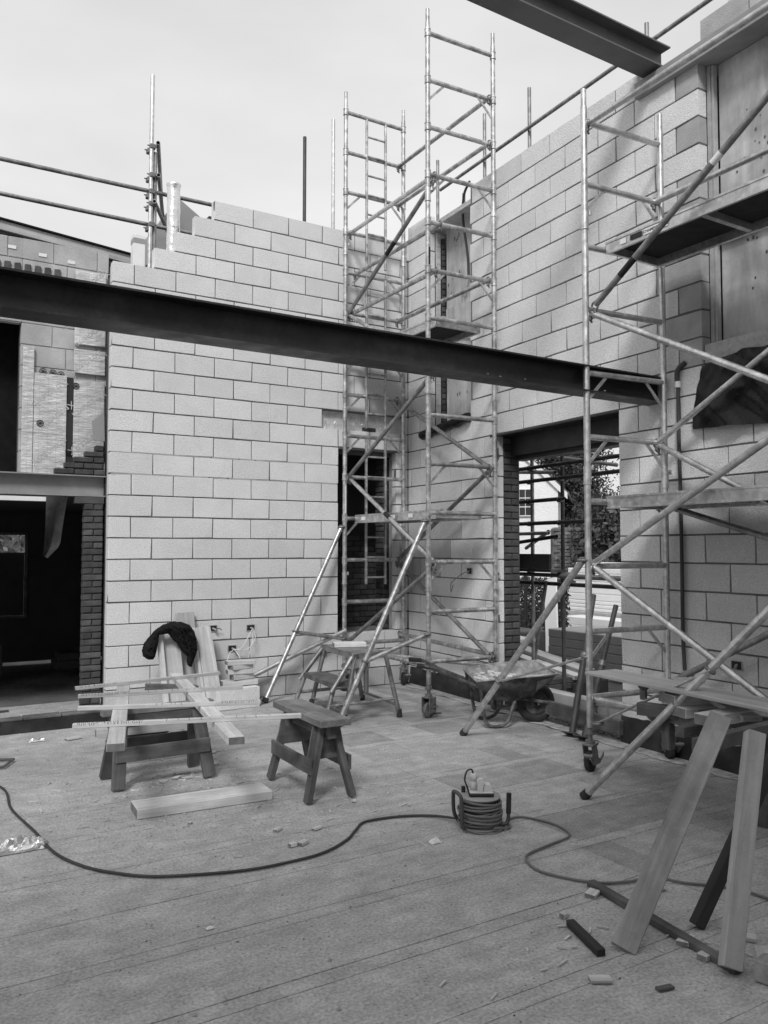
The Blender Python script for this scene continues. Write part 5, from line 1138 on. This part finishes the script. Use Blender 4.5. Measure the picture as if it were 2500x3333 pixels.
# stacks of materials
def stack(name, lab, cat, x0, x1, y0, y1, z0, layers, m, ch=.006, seed=1, jit=.04):
    t = thing(name, lab, cat, ((x0+x1)/2, (y0+y1)/2, z0)); r = random.Random(seed); z = z0
    for k, (h, n) in enumerate(layers):
        w_ = (x1-x0)/n
        for q in range(n):
            a = r.uniform(-jit, jit); build(MB().box((x0+w_*q+.006, y0+a, z+.002), (x0+w_*(q+1)-.006, y1+a, z+h), ch), 'piece', m, t)
        z += h
    return t
stack('insulation_pile', 'large grey stack of boards outside the wide opening', 'stack', 6.5, 7.7, -2.4, .44, -.12, [(.125, 1)]*5, m_insul, .01, 1, .01)
stack('profile_pile', 'lower stack of ribbed white profiles outside the wide opening', 'stack', 10.6, 11.4, -.2, 4.55, .39, [(.075, 3), (.075, 3), (.08, 3), (.14, 2), (.15, 2)], m_white, .015, 2, .14)
stack('profile_pile', 'upper stack of white profiles lying on top of the lower white stack outside', 'stack', 10.6, 11.3, -.3, 4.1, .91, [(.10, 2), (.085, 3), (.085, 2), (.11, 2), (.12, 1)], m_white, .015, 4, .2)
stack('block_pile', 'grey blocks carrying the white profiles outside', 'stack', 10.55, 11.45, .0, 4.6, -.12, [(.255, 2)]*2, m_blockold, .01, 3, .03)
stack('lintel_pile', 'pale concrete lintels lying behind the grey stack outside', 'stack', 9.9, 10.45, .26, 3.55, .02, [(.155, 1), (.155, 1)], m_white, .008, 5, .2)
for k, (a, b, w_, lab) in enumerate((((5.6, .35, .36), (5.45, -1.4, .18), .22, 'long pale board sloping on the ground outside, upper one'), ((5.35, .25, .30), (5.2, -1.5, .14), .16, 'long pale board sloping on the ground outside, lower one'), ((5.8, .9, .42), (5.75, .05, .40), .3, 'white flat board lying outside behind the sloping boards'))):
    tag(plank('outside_board', a, b, w_, .05, m_wood if k < 2 else m_white), lab, 'board')
tag(build(MB().box((5.0, -.2, -.12), (5.9, 1.0, .12), .01).box((5.1, -1.5, -.12), (5.7, -.3, .08), .01), 'pallet_heap', m_woodk), 'dark heap of pallets under the sloping boards outside', 'pallets')
for k in range(3):
    tag(build(MB().hollow((6.1+.16*k, 1.15, .50-.02*k), (6.4+.16*k, 2.2, .52), .06, 18, .01), 'drain_pipe', m_white), ['white drain pipe end outside, nearest the brick reveal', 'white drain pipe end outside, middle of the three', 'white drain pipe end outside, farthest of the three'][k], 'pipe', 'drain pipes outside')
tag(build(MB().box((6.0, .9, -.12), (6.9, 2.2, .42), .02), 'rubble_heap', m_ground), 'low heap of spoil carrying the drain pipes outside', 'heap')
bp = thing('brick_pile', 'small pile of loose dark bricks on the ground outside the opening', 'bricks', (4.95, -1.1, -.12))
for k in range(4):
    for q in range(3):
        for e in range(2):
            link('brick', brick_mesh(.2, .1, .062), bp, Matrix.Translation((4.85+e*.22, -1.42+q*.12+.02*(k % 2), -.085+.066*k)) @ Matrix.Rotation(random.uniform(-.08, .08), 4, 'Z'))
gk = thing('kerb_blocks', 'row of rough kerb blocks on the ground just outside the opening', 'kerb', (4.55, -2.2, -.12))
for k in range(4): link('kerb_block', block_mesh(.44, m_blockold, .1, .2), gk, MBW @ Matrix.Translation((1.6+.455*k, .62, .05)))
gv = MB(); r = random.Random(77)
for k in range(900):
    p = wb(r.uniform(1.6, 4.0), r.uniform(.45, 1.1), -.115); q = r.uniform(.006, .025); gv.box((-q, -q, -q*.6), (q, q*.7, q*.6), 0, Matrix.Translation(p) @ Matrix.Rotation(r.uniform(0, 6), 4, 'Z') @ Matrix.Rotation(r.uniform(0, 1), 4, 'X'))
o = build(gv, 'gravel', m_tile); o['kind'] = 'stuff'; o['label'] = 'loose gravel and rubble outside the threshold'; o['category'] = 'gravel'
# ivy hedge seen through the far room's window
hv = thing('ivy_hedge', 'ivy-covered bank seen through the window of the dark house', 'ivy', (.5, 10.5, -.12)); s = MB()
leaf_cloud(s, [V((r.uniform(-3, 4), 10.5+r.gauss(0, .1), r.uniform(.2, 4.0))) for _ in range(4500)], .07, r); build(s, 'leaves', m_leaf3, hv); build(MB().box((-3.2, 10.7, -.12), (4.4, 11.5, 3.9), .05), 'bank', m_ground, hv)
# unseen wall added behind the viewpoint, tall enough to shade the near floor
rw = MB().box((-9, -10.6, -.1), (3.2, -10.2, 8.4)); tag(build(rw, 'rear_shade_wall', m_blockold), 'unseen block wall added behind the viewpoint to shade the near floor', 'wall')
